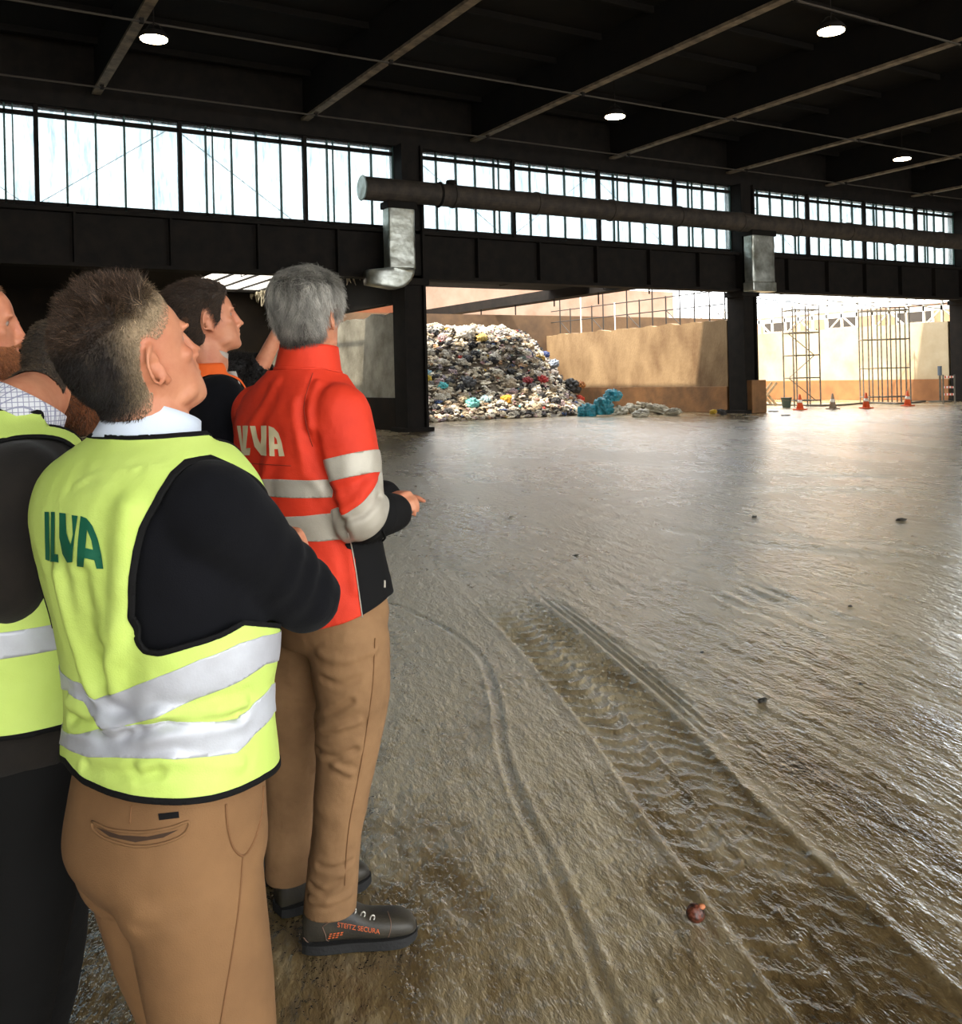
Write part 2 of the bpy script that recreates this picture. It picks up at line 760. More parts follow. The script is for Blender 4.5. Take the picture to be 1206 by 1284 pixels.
def floor_height(P):
    h = np.zeros(len(P))
    wet_lit = np.zeros(len(P))
    r = np.linalg.norm(P, axis=1)
    P3 = np.column_stack([P, np.zeros(len(P))])
    # scraped mud relief, drawn out along the driving direction
    dv = at_z(1000, 1150)[:2] - at_z(650, 780)[:2]
    dv /= np.linalg.norm(dv)
    q = np.column_stack([P @ dv, P @ np.array([-dv[1], dv[0]]), np.zeros(len(P))])
    rough = 0.4 + 0.8 * sstep(fbm(P3 * 0.55 + 3.1, 2), -0.35, 0.4)
    h += 0.0045 * rough * fbm(q * np.array([9, 24, 1]), 3) * np.exp(-r / 14)
    h += 0.0026 * rough * fbm(q * np.array([30, 60, 1]) + 5, 2) * np.exp(-r / 5)
    h += 0.010 * fbm(q * np.array([0.5, 1.6, 1]) + 9, 3)
    # tyre print with lugs
    c = dense(gpath([(590, 715), (632, 752), (694, 808), (786, 900), (868, 1000), (966, 1110), (1075, 1235), (1200, 1380)]))
    S, D, L = path_uv(P, c)
    W = 0.21
    inb = sstep(W + 0.015 - np.abs(D), 0, 0.02) * sstep(S, 0.2, 2.2)
    fade = 0.55 + 0.45 * sstep(L - S, 0.8, 2.5)
    pitch = 0.135
    side = D > 0
    ph = (S + np.where(side, 0.5 * pitch, 0) - 0.35 * np.abs(D) + 0.05 * np.sin(D * 22)) / pitch
    tri = np.abs((ph % 1.0) - 0.5) * 2
    lug = sstep(tri, 0.62, 0.92)
    far = sstep(L - S, 1.6, 3.2)
    h += inb * fade * (-0.007 + 0.013 * np.maximum(lug * (0.45 + 0.55 * far), sstep(0.02 - np.abs(D), 0, 0.02) * 0.5))
    h += 0.006 * np.exp(-((np.abs(D) - W - 0.02) / 0.02) ** 2) * sstep(S, 0.2, 1.5)
    wet_lit = np.maximum(wet_lit, inb * 0.8)
    # ribs to the right of the print
    for k, o in enumerate((0.27, 0.315, 0.36)):
        g = np.exp(-((D - o) / 0.013) ** 2) * sstep(S, 0.6, 1.6) * sstep(L - S, 1.6 + 0.25 * k, 2.8)
        h += -0.010 * g + 0.006 * np.exp(-((D - o + 0.022) / 0.012) ** 2) * sstep(S, 0.6, 1.6) * sstep(L - S, 1.6, 2.8)
    # thin single wheel line
    c = dense(gpath([(470, 748), (520, 768), (572, 796), (606, 830), (622, 880), (630, 940), (652, 1004), (690, 1080), (730, 1170), (782, 1290), (830, 1400)]))
    S, D, L = path_uv(P, c)
    g = np.exp(-(D / 0.020) ** 4)
    h += -0.006 * g + 0.004 * np.exp(-((np.abs(D) - 0.036) / 0.012) ** 2)
    wet_lit = np.maximum(wet_lit, 0.6 * g)
    # far sweeping tracks
    for pts, w, n, a in (([(560, 585), (640, 606), (760, 640), (930, 672), (1110, 690), (1300, 702)], 0.55, 2, 0.016),
                         ([(500, 660), (600, 700), (760, 780), (900, 850), (1060, 945), (1260, 1080)], 0.10, 4, 0.005),
                         ([(540, 640), (700, 690), (880, 760), (1060, 840), (1260, 950)], 0.16, 5, 0.005),
                         ([(560, 560), (700, 575), (900, 590), (1206, 598)], 0.5, 2, 0.015),
                         ([(520, 620), (640, 655), (800, 690), (1000, 760), (1260, 880)], 0.2, 3, 0.006),
                         ([(1206, 620), (1000, 612), (820, 628), (700, 660)], 0.35, 3, 0.012)):
        S, D, L = path_uv(P, dense(gpath(pts)))
        x = D / w
        e = sstep(n / 2 - np.abs(x), 0, 0.6) * sstep(S, 0, 1.0) * sstep(L - S, 0, 1.0)
        h += e * a * 0.5 * np.cos(2 * PI * x) * (0.7 + 0.5 * pnoise(np.column_stack([S * 1.5, x * 0.3, S * 0 + w * 10])))
    # small cross-hatched tread patch
    c0 = at_z(938, 745)[:2]
    dd = P - c0
    u_ = dd @ dv
    w_ = dd @ np.array([-dv[1], dv[0]])
    e = np.exp(-(u_ / 0.28) ** 4 - (w_ / 0.32) ** 4)
    h += e * 0.006 * np.cos(2 * PI * w_ / 0.14)
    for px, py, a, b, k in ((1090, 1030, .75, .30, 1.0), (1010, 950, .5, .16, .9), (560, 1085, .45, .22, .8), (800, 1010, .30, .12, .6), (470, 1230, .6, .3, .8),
                            (590, 815, .55, .30, -1.0), (735, 775, .5, .16, -1.0), (1060, 690, 2.2, .28, -.8), (900, 655, 1.8, .25, -.7)):  # negative entries: reflected window brightness painted in as pale patches
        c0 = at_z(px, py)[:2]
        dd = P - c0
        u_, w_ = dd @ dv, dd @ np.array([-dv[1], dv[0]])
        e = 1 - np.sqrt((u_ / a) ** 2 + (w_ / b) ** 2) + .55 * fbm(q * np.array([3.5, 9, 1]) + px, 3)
        wet_lit = wet_lit + k * sstep(e, 0, .55)
    # near floor damp; mid-hall reflected light painted in as a paler tone
    wet_lit = wet_lit * .55 + .10 - .85 * sstep(r + 1.3 * fbm(q * np.array([1.1, 2.6, 1]) + 4, 3), 2.7, 6.0) + .35 * sstep(r, 14, 26)
    wet_lit = np.clip(wet_lit, -.85, .7)
    h -= 0.004
    return h, wet_lit


def build_floor():
    a0 = math.atan2(FW[1], FW[0])
    ang = list(np.linspace(a0 - 0.62, a0 + 0.60, 720))
    ang += list(np.linspace(a0 + 0.60, a0 - 0.62 + 2 * PI, 60)[1:-1])
    ang = np.array(ang)
    rad = np.concatenate([[0.02, 0.5, 1.0, 1.3], 1.45 * np.exp(np.linspace(0, math.log(75 / 1.45), 820))])
    A, R = np.meshgrid(ang, rad)
    X, Y = (R * np.cos(A)).ravel(), (R * np.sin(A)).ravel()
    P = np.column_stack([X, Y])
    h, wet_lit = floor_height(P)
    inside = sstep(R.ravel(), 0.5, 1.3)
    h = h * inside
    na, nr = len(ang), len(rad)
    i, j = np.meshgrid(np.arange(nr - 1), np.arange(na), indexing='ij')
    j2 = (j + 1) % na
    F = np.stack([i * na + j, i * na + j2, (i + 1) * na + j2, (i + 1) * na + j], axis=-1).reshape(-1, 4)[:, ::-1]
    # keep it to the building plot
    cx, cy = P[F].mean(1).T
    F = F[(cx > -22) & (cx < 62) & (cy > -26) & (cy < 60)]
    V = np.column_stack([P, h])
    used = np.unique(F)
    mp = -np.ones(len(V), int)
    mp[used] = np.arange(len(used))
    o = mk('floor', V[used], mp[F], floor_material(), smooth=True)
    at = o.data.attributes.new('wet_lit', 'FLOAT', 'POINT')
    at.data.foreach_set('value', wet_lit[used].astype(np.float32))
    struct(o)
    return o


def floor_material():
    m = bpy.data.materials.new('wet_muddy_concrete')
    m.use_nodes = True
    nt = NT(m)
    p = nt.n['Principled BSDF']
    co = nt.add('ShaderNodeTexCoord')
    mp = nt.add('ShaderNodeMapping')
    dv = at_z(1000, 1150)[:2] - at_z(650, 780)[:2]
    mp.inputs['Rotation'].default_value = (0, 0, -math.atan2(dv[1], dv[0]))
    nt.link(co.outputs['Object'], mp.inputs[0])
    mp2 = nt.add('ShaderNodeMapping')
    mp2.inputs['Scale'].default_value = (0.45, 1.0, 1.0)
    nt.link(mp.outputs[0], mp2.inputs[0])
    n1 = nt.add('ShaderNodeTexNoise', i_Scale=0.55, i_Detail=7.0, i_Roughness=0.62)
    nt.link(mp2.outputs[0], n1.inputs['Vector'])
    n2 = nt.add('ShaderNodeTexNoise', i_Scale=5.0, i_Detail=6.0, i_Roughness=0.7)
    nt.link(mp2.outputs[0], n2.inputs['Vector'])
    mix = nt.add('ShaderNodeMath', operation='MULTIPLY_ADD')
    mix.inputs[1].default_value = 0.35
    nt.link(n2.outputs['Fac'], mix.inputs[0])
    mm = nt.add('ShaderNodeMath', operation='MULTIPLY')
    mm.inputs[1].default_value = 0.65
    nt.link(n1.outputs['Fac'], mm.inputs[0])
    nt.link(mm.outputs[0], mix.inputs[2])
    wet_lit = nt.add('ShaderNodeAttribute', attribute_name='wet_lit')
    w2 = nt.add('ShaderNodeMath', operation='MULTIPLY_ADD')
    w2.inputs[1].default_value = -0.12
    nt.link(wet_lit.outputs['Fac'], w2.inputs[0])
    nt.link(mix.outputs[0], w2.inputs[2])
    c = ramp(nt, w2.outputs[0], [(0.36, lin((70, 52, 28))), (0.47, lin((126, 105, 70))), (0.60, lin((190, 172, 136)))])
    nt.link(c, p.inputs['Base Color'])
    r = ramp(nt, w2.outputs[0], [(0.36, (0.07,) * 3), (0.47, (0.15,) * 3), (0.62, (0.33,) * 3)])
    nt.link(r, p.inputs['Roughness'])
    p.inputs['Specular IOR Level'].default_value = 0.9
    n3 = nt.add('ShaderNodeTexNoise', i_Scale=60.0, i_Detail=3.0, i_Roughness=0.6)
    nt.link(mp2.outputs[0], n3.inputs['Vector'])
    n4 = nt.add('ShaderNodeTexNoise', i_Scale=9.0, i_Detail=5.0, i_Roughness=0.65)
    nt.link(mp2.outputs[0], n4.inputs['Vector'])
    b1 = nt.add('ShaderNodeBump', i_Strength=0.55, i_Distance=0.008)
    nt.link(n3.outputs['Fac'], b1.inputs['Height'])
    b2 = nt.add('ShaderNodeBump', i_Strength=0.7, i_Distance=0.035)
    nt.link(n4.outputs['Fac'], b2.inputs['Height'])
    nt.link(b1.outputs[0], b2.inputs['Normal'])
    n5 = nt.add('ShaderNodeTexNoise', i_Scale=24.0, i_Detail=3.0, i_Roughness=0.6)
    nt.link(mp2.outputs[0], n5.inputs['Vector'])
    b3 = nt.add('ShaderNodeBump', i_Strength=0.5, i_Distance=0.016)
    nt.link(n5.outputs['Fac'], b3.inputs['Height'])
    nt.link(b2.outputs[0], b3.inputs['Normal'])
    nt.link(b3.outputs[0], p.inputs['Normal'])
    nt.link(b3.outputs[0], p.inputs['Coat Normal'])
    p.inputs['Coat Weight'].default_value = 0.7
    p.inputs['Coat Roughness'].default_value = 0.12
    p.inputs['Coat IOR'].default_value = 1.4
    return m


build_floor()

# ---------------- shell walls
X0, X1, Y0 = -16.0, 58.0, -14.0
YF = YW + 0.25
# roof deck
b = MB()
b.box((X0, -8.0, RZ), (X1, YF + 0.35, RZ + 0.25))          # deck stops short: unseen opening added behind the viewer for fill light
for k in range(3):
    b.box((X0, Y0 + k * 2.8, RZ), (X1, Y0 + k * 2.8 + 0.4, RZ + 0.25))
for k in range(12):                             # purlins under the deck
    y = 3.0 + k * 2.0
    b.box((X0, y - 0.05, RZ - 0.16), (X1, y + 0.05, RZ))
struct(b.build('ceiling', m_roof))
struct(MB().box((X0 - 0.3, Y0, -0.3), (X0, 48, RZ + 0.25)).build('wall_left', m_soot))
struct(MB().box((X1, Y0, -0.3), (X1 + 0.3, YF + 0.3, RZ + 0.25)).build('wall_right', m_soot))
# unseen camera-side wall, its wide gateway sized to let in fill light
b = MB()
b.box((X0, Y0 - 0.3, -0.3), (-12.0, Y0, RZ + 0.25))
b.box((46.0, Y0 - 0.3, -0.3), (X1, Y0, RZ + 0.25))
b.box((-12.0, Y0 - 0.3, 9.0), (46.0, Y0, RZ + 0.25))
struct(b.build('wall_front', m_soot))
# strip of wall above the clerestory
struct(MB().box((X0, YW - 0.05, 8.66), (X1, YF + 0.3, RZ)).build('wall_upper', m_steel))
# bunker back wall
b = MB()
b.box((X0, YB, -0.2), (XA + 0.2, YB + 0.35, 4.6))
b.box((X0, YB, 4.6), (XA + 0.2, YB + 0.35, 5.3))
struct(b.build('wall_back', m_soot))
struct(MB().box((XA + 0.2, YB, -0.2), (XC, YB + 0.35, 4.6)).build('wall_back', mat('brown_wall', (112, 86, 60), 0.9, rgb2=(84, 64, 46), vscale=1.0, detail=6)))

# girder carrying the wall over the bunkers
g = thing('plate_girder', 'long dark steel plate girder under the band of windows', 'girder', (XA, YW, 4.66))
b = MB()
b.box((X0 + 0.02, YW - 0.06, 4.7), (X1 - 0.02, YW + 0.06, 6.0))
b.build('web', m_steel, g)
MB().box((X0, YW - 0.30, 5.98), (X1, YW + 0.30, 6.08)).build('top_flange', m_steel, g)
MB().box((X0, YW - 0.30, 4.62), (X1, YW + 0.30, 4.72)).build('bottom_flange', m_steel, g)
x = XA - 14.16 * 2 + 2.36
while x < X1 - 1:
    if min(abs(x - c) for c in (XA, XB, XC)) > 0.5:
        MB().box((x - 0.03, YW - 0.25, 4.72), (x + 0.03, YW - 0.06, 5.98)).build('stiffener', m_steel, g)
    x += 2.36

# columns
def column(cx, label, kick):
    t = thing('steel_column', label, 'column', (cx, YW, 0))
    b = MB()
    b.box((cx - 0.36, YW - 0.42, 0), (cx - 0.28, YW + 0.42, 8.66))
    b.box((cx + 0.28, YW - 0.42, 0), (cx + 0.36, YW + 0.42, 8.66))
    b.box((cx - 0.28, YW - 0.30, 0), (cx + 0.28, YW - 0.22, 8.66))
    b.build('shaft', m_steel, t)
    MB().box((cx - 0.5, YW - 0.5, 0), (cx + 0.5, YW + 0.5, 0.12)).build('base_plate', m_steel, t)
    MB().box((cx - 0.46, YW - 0.46, 4.42), (cx + 0.46, YW + 0.46, 4.62)).build('bracket', m_steel, t)
    if kick:
        MB().box((cx - 0.15, YW - 0.55, 0.0), (cx + 0.62, YW + 0.6, 1.25)).build('concrete_footing', m_kick, t, bevel=0.03)
    return t


column(XA, 'dark steel column standing left of the waste heap', False)
column(XB, 'dark steel column with a brown concrete footing, right of the lit wall', True)
column(XC, 'dark steel column at the right edge of the photo', False)
column(XA - 14.16, 'dark steel column out past the left group of people', False)

# ---------------- clerestory windows
def window(n, xa, xb):
    w = bpy.data.objects.new('window_%d' % n, None)
    COL.objects.link(w)
    w.location = (xa, YW, 6.08)
    struct(w)
    z0, z1 = 6.08, 8.66
    zt = 8.44
    zb = 6.2
    b = MB()
    b.box((xa, YW + 0.10, zt - 0.05), (xb, YW + 0.22, zt + 0.05))
    b.box((xa, YW + 0.10, zb - 0.04), (xb, YW + 0.22, zb + 0.05))
    b.box((xa, YW + 0.10, z1 - 0.03), (xb, YW + 0.22, z1))
    b.build('window_frame', m_steel, w)
    nx = int(round((xb - xa) / 0.71))
    st = (xb - xa) / nx
    b2 = MB()
    for i in range(nx + 1):
        x = xa + i * st
        k = (i % 5 == 0)
        bb = MB()
        wd = 0.05 if k else 0.022
        bb.box((x - wd, YW + (0.02 if k else 0.10), z0), (x + wd, YW + 0.2, z1))
        if i in (4, 11, 16):
            bb.box((x + 0.17, YW + 0.1, z0), (x + 0.2, YW + 0.18, z1))
        bb.build('mullion', m_steel if k else m_teal, w)
    for i in range(nx):
        x = xa + i * st
        MB().box((x + 0.01, YW + 0.155, z0), (x + st - 0.01, YW + 0.163, z1)).build('pane', m_pane, w)
    # cross bracing rods behind the panes
    for k in range(0, nx - 4, 5):
        xx = xa + k * st
        b3 = MB()
        if (k // 5) % 2:
            b3.tube([(xx, YW + 0.26, zb), (xx + 4.6 * st, YW + 0.26, zt)], 0.012, 6)
        else:
            b3.tube([(xx, YW + 0.26, zt), (xx + 4.6 * st, YW + 0.26, zb)], 0.012, 6)
        b3.build('brace_rod', m_steel, w)


window(1, XA - 14.16 + 0.4, XA - 0.4)
window(2, XA + 0.4, XB - 0.4)
window(3, XB + 0.4, XC - 0.4)
window(4, XC + 0.4, X1)
window(5, X0, XA - 14.16 - 0.4)

# ---------------- roof beams
ords = ['leftmost', 'second', 'third', 'fourth', 'fifth', 'sixth', 'seventh']
for i in range(7):
    bx = 4.0 + 5.58 * i
    lab = 'dark roof beam with a pale lower flange, ' + ('leftmost of the seven under the roof' if i == 0 else ords[i] + ' of seven from the left under the roof')
    t = thing('roof_beam', lab, 'beam', (bx, YW, 9.05), 'roof beams')
    MB().box((bx - 0.03, Y0, 9.12), (bx + 0.03, YW - 0.1, RZ)).build('web', m_roof, t)
    MB().box((bx - 0.11, Y0, 9.05), (bx + 0.11, YW - 0.1, 9.12)).build('flange', m_steel_lit, t)


m_conduit = mat('conduit', (60, 52, 43), 0.8)


def ceil_y(px, py, z):
    return at_z(px, py, z)[1]


for (px, py, z, lab) in ((771, 126, 8.98, 'thin conduit run across the roof beams past the middle lamp'),
                         (1100, 28, 8.98, 'thin conduit run under the roof in the top right corner'),
                         (700, 184, 8.98, 'thin conduit run under the roof just above the windows')):
    y = ceil_y(px, py, z)
    t = thing('roof_conduit', lab, 'conduit', (XA, y, z))
    MB().tube([(X0, y, z), (X1, y, z)], 0.025, 8).build('pipe', m_conduit, t)
    for i in range(7):
        bx = 4.0 + 5.58 * i
        MB().box((bx - 0.04, y - 0.05, z - 0.035), (bx + 0.04, y + 0.05, 9.05)).build('clip', m_steel, t)

# ---------------- high-bay lamps
m_lamp = emis('lamp_lens', (255, 232, 186), 26.0)
for (px, py, lab) in ((193, 50, 'round glowing high-bay lamp nearest the top left corner'),
                      (1042, 40, 'round glowing high-bay lamp near the top right corner'),
                      (771, 147, 'round glowing high-bay lamp in the middle of the roof'),
                      (1131, 200, 'small far high-bay lamp above the right windows')):
    c = at_z(px, py, 8.6)
    t = thing('highbay_lamp', lab, 'lamp', c, 'high-bay lamps')
    MB().tube([c + UP * 0.02, c + UP * 0.06, c + UP * 0.16, c + UP * 0.2], [0.29, 0.30, 0.22, 0.12], 28).build('housing', m_steel, t, smooth=True)
    MB().tube([c - UP * 0.012, c + UP * 0.0, c + UP * 0.021], [0.20, 0.265, 0.27], 28).build('lens', m_lamp, t, smooth=True)
    b = MB()
    b.tube([c + UP * 0.19, c + UP * (RZ - 8.6)], 0.012, 6)
    b.tube([c + UP * 0.05 - RT * 0.29, c + UP * 0.3 - RT * 0.1, c + UP * 0.34], 0.01, 6)
    b.tube([c + UP * 0.05 + RT * 0.29, c + UP * 0.3 + RT * 0.1, c + UP * 0.34], 0.01, 6)
    b.build('hanger', m_steel, t)

# ---------------- extraction duct in front of the windows
yd = YW - 0.85
xl = at_y(455, 236, yd)[0]
zd = at_y(470, 237, yd)[2]
t = thing('extraction_duct', 'long round dusty duct running in front of the windows', 'duct', (xl, yd, zd))
n = 26
PR, RR = [], []
xx = xl
while xx < X1 - 3.4:
    PR += [(xx, yd, zd), (xx + 2.9, yd, zd), (xx + 2.92, yd, zd), (xx + 3.0, yd, zd), (xx + 3.02, yd, zd)]
    RR += [0.34, 0.34, 0.37, 0.37, 0.34]
    xx += 3.03
MB().tube(PR, RR, n).build('duct_pipe', m_duct, t, smooth=False)
MB().tube([(xl - 0.01, yd, zd), (xl - 0.03, yd, zd), (xl - 0.05, yd, zd)], [0.345, 0.37, 0.33], n).build('end_cap', m_galv, t)
vc = at_y(566, 234, yd)
b = MB()
b.tube([(vc[0], yd, zd + 0.25), (vc[0], yd, zd + 0.46)], [0.2, 0.16], 14)
b.tube([(vc[0] - 0.5, yd, zd), (vc[0] - 0.44, yd, zd), (vc[0] - 0.42, yd, zd)], [0.36, 0.39, 0.36], n)
b.build('valve_box', m_steel, t)


def sheet_drop(px0, px1, ytop, ybot, yd_, lab, foot):
    a = at_y(px0, (ytop + ybot) / 2, yd_)
    bb = at_y(px1, (ytop + ybot) / 2, yd_)
    zt = at_y((px0 + px1) / 2, ytop, yd_)[2]
    zb = at_y((px0 + px1) / 2, ybot, yd_)[2]
    t = thing('sheet_metal_duct', lab, 'duct', ((a[0] + bb[0]) / 2, yd_, zb))
    x0_, x1_ = a[0], bb[0]
    # crumpled galvanised skin
    nx, nz = 14, 40
    V, F = [], []
    for face in range(4):
        pass
    secs = []
    for k in range(nz + 1):
        z = zt + (zb + 0.35 - zt) * k / nz
        secs.append((np.array([(x0_ + x1_) / 2, yd_, z]), np.array([(x1_ - x0_) / 2, 0, 0]), np.array([0, 0.24, 0]), 9, 1, 1))
    V, F = loft(secs, 44)
    V = np.array(V)
    V[:, 1] += 0.05 * fbm(V * np.array([1.6, 1.6, 1.3]) + zt, 3) * (V[:, 1] < yd_)
    V[:, 0] += 0.015 * fbm(V * 1.5 + 4, 2)
    mk('duct_skin', V, F, m_galv, t, smooth=True)
    MB().box((x0_ - 0.05, yd_ - 0.28, zt - 0.02), (x1_ + 0.05, yd_ + 0.26, zt + 0.18)).build('collar', m_steel, t, bevel=0.02)
    # elbow at the foot
    if foot:
        P = []
        for k in range(7):
            an = k / 6 * PI / 2
            P.append(((x0_ + x1_) / 2 - 0.32 * (1 - math.cos(an)) , yd_, zb + 0.36 - 0.30 * math.sin(an)))
        b_ = MB()
        secs = []
        for k, p in enumerate(P):
            an = k / 6 * PI / 2
            ax = np.array([math.cos(an), 0, -math.sin(an)]) * (x1_ - x0_) / 2 * (1 - 0.25 * k / 6)
            secs.append((np.array(p), ax, np.array([0, 0.24, 0]), 6, 1, 1))
        secs.append((np.array(P[-1]) + np.array([-0.75, 0, 0]), np.array([0, 0, -0.22]), np.array([0, 0.22, 0]), 6, 1, 1))
        V, F = loft(secs, 32)
        mk('elbow', V, F, m_galv, t, smooth=True)
    else:
        MB().box((x0_ - 0.03, yd_ - 0.26, zb), (x1_ + 0.03, yd_ + 0.26, zb + 0.36)).build('hopper', m_galv, t, bevel=0.04)
    return t


sheet_drop(484, 517, 262, 352, YW - 0.8, 'crumpled silver sheet-metal duct on the column left of the waste heap', True)
sheet_drop(938, 966, 296, 366, YW - 0.8, 'silver sheet-metal duct on the column beside the bright bay', False)

# ---------------- pipes and cables under the girder
for k, (px, py, r_, lab) in enumerate(((700, 357, 0.05, 'dark pipe slung lowest under the long girder'),
                                       (700, 347, 0.035, 'thinner dark pipe slung just under the long girder'))):
    y = YW + 0.6 + 0.5 * k
    z = at_y(px, py, y)[2]
    t = thing('service_pipe', lab, 'pipe', (XA, y, z))
    MB().tube([(X0, y, z), (X1, y, z)], r_, 8).build('pipe', m_steel, t)
    for i in range(16):
        xx = X0 + 2 + i * 4.4
        MB().tube([(xx, y, z), (xx, y, 4.66), (xx, YW + 0.31, 4.66)], 0.014, 6).build('hanger', m_steel, t)

# sagging cables
for k in range(2):
    y = YW + 0.4
    t_pts = []
    for i in range(60):
        x = XB + 0.6 + i * (XC - XB - 1.2) / 59
        t_pts.append((x, y + 0.3 * k, 4.5 - 0.12 * k - 0.12 * abs(math.sin((i + 7 * k) / 59 * 3 * PI))))
    o = MB().tube(t_pts, 0.02, 6).build('sagging_cable', m_steel, None, (XB, y, 4.4))
    tag(o, ('upper' if k == 0 else 'lower') + ' dark cable sagging in loops under the girder over the bright bay', 'cable')

# ---------------- bunker partitions
def partition(cx, y0, y1, h0, m, lab, ragged=0.05, kick=True):
    t = thing('concrete_partition', lab, 'partition wall', (cx, y0, 0))
    n = 70
    poly_t = []
    for i in range(n + 1):
        y = y0 + (y1 - y0) * i / n
        poly_t.append((y, h0 + ragged * float(fbm(np.array([[y * 1.3, cx, 2.0]]), 3)[0])))
    V, F = [], []
    for sx in (-0.2, 0.2):
        for (y, z) in poly_t:
            V.append((cx + sx, y, -0.2))
            V.append((cx + sx, y, z))
    k = 2 * (n + 1)
    for i in range(n):
        a = 2 * i
        F.append((a, a + 1, a + 3, a + 2))
        F.append((k + a, k + a + 2, k + a + 3, k + a + 1))
        F.append((a + 1, k + a + 1, k + a + 3, a + 3))
    F.append((0, k, k + 1, 1))
    F.append((2 * n, 2 * n + 1, k + 2 * n + 1, k + 2 * n))
    mk('wall_body', V, F, m, t)
    if kick:
        MB().box((cx - 0.27, y0, 0), (cx - 0.2, y1, 1.02)).build('kick_band', kick if not isinstance(kick, bool) else m_kick, t, bevel=0.02)
    return t


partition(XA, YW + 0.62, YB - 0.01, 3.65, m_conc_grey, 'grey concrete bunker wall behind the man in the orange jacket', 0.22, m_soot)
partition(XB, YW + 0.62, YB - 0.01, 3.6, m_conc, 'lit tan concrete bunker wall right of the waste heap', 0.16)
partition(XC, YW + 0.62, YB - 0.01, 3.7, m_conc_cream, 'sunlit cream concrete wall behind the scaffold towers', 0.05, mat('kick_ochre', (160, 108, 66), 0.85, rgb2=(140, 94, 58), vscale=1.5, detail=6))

# ---------------- girder and slab over the bunkers
t = thing('bunker_girder', 'dark girder running back over the waste heap', 'girder', (23.9, YW, 4.9))
MB().box((23.6, YW + 0.35, 4.92), (24.3, 47, 5.35)).build('beam', m_steel, t)
for i in range(6):
    y = YW + 1.5 + i * 3.1
    MB().tube([(23.7, y, 4.92), (23.7, y, 4.6 - 0.15 * (i % 2))], 0.03, 6).build('drip_pipe', m_steel, t)
# roof of the left bunkers, with two skylight openings
SX0, SX1, SY0, SY1 = 8.5, 12.0, 28.2, 37.8
b = MB()
zr = 5.3
b.box((X0, YW + 0.35, zr), (SX0, 47, zr + 0.2))
b.box((SX0, YW + 0.35, zr), (XA + 0.2, SY0, zr + 0.2))
b.box((SX0, SY1, zr), (XA + 0.2, 47, zr + 0.2))
b.box((SX1, SY0, zr), (XA + 0.2, SY1, zr + 0.2))
for k in range(6):
    y = 28 + k * 3
    if y < SY0 or y > SY1:
        b.box((X0, y - 0.08, zr - 0.3), (XA, y + 0.08, zr))
b.box((XA + 0.25, YW + 0.35, zr), (23.6, 29.6, zr + 0.2))
b.box((XA + 0.25, 30.7, zr), (23.55, 33.6, zr + 0.2))
b.box((XA - 0.12, YW + 0.5, 3.98), (XA + 0.25, YB, zr + 0.2))
struct(b.build('ceiling_bunker', m_roof))
w = bpy.data.objects.new('window_6', None)
COL.objects.link(w)
w.location = (SX0, SY0, zr)
struct(w)
m_sky = pane_material((0.72, 0.71, 0.68), (0.86, 0.85, 0.82))
for i in range(4):
    xa = SX0 + (SX1 - SX0) * i / 4
    MB().box((xa + 0.02, SY0, zr + 0.1), (xa + (SX1 - SX0) / 4 - 0.02, SY1, zr + 0.115)).build('pane', m_sky, w)
    MB().box((xa - 0.03, SY0, zr + 0.05), (xa + 0.03, SY1, zr + 0.16)).build('glazing_bar', m_steel, w)
# dusty fringe hanging from the skylight edge
b = MB()
m_dust = mat('dust_fringe', (206, 196, 172), 0.95, rgb2=(150, 140, 118), vscale=8)
for i in range(150):
    y = SY0 + (SY1 - SY0 + 2) * random.random() - 1
    x = SX1 + random.uniform(-0.15, 0.25)
    L = random.choice((0.15, 0.2, 0.3, 0.5)) * random.uniform(0.6, 1.3)
    b.tube([(x, y, zr - 0.002), (x + random.uniform(-0.04, 0.04), y + random.uniform(-0.05, 0.05), zr - L * 0.6), (x + random.uniform(-0.08, 0.08), y, zr - L)],
           [0.06, 0.035, 0.008], 5)
o = b.build('dust_fringe', m_dust, None, (SX1, SY0, zr))
tag(o, 'pale dusty fibres hanging in a fringe from the bunker skylight', 'dust', kind='stuff')

# ---------------- sunlit upper building behind the bunkers
t = thing('rear_building', 'ochre sunlit building wall rising behind the waste bunkers', 'building', (20, 48, 0))
MB().box((X0 + 0.05, 47.2, -0.1), (23.7, 47.6, 9.4)).build('wall', m_orange_wall, t)
MB().box((23.7, 47.15, -0.1), (XC + 2.0, 47.6, 7.0)).build('pale_wall', m_pink, t)
t = thing('side_building', 'pale pink building with white window bars beyond the lit tan wall', 'building', (45.5, 40, 0))
MB().box((45.2, YW + 2, 0), (45.6, 60, 4.9)).build('wall', m_pink, t)
m_band = mat('brown_band', (166, 132, 100), 0.9, rgb2=(186, 150, 116), vscale=1)
MB().box((45.1, YW + 2, 3.4), (45.2, 60, 4.5)).build('brown_band', m_band, t)
m_glassd = mat('dark_glass', (70, 66, 62), 0.2)
for i in range(7):
    y = YW + 4 + i * 4.6
    f = MB().box((45.0, y, 3.9), (45.15, y + 2.2, 4.7)).build('window', m_white, t)
    MB().box((44.96, y + 0.12, 4.0), (45.02, y + 2.08, 4.6)).build('pane', m_glassd, f)
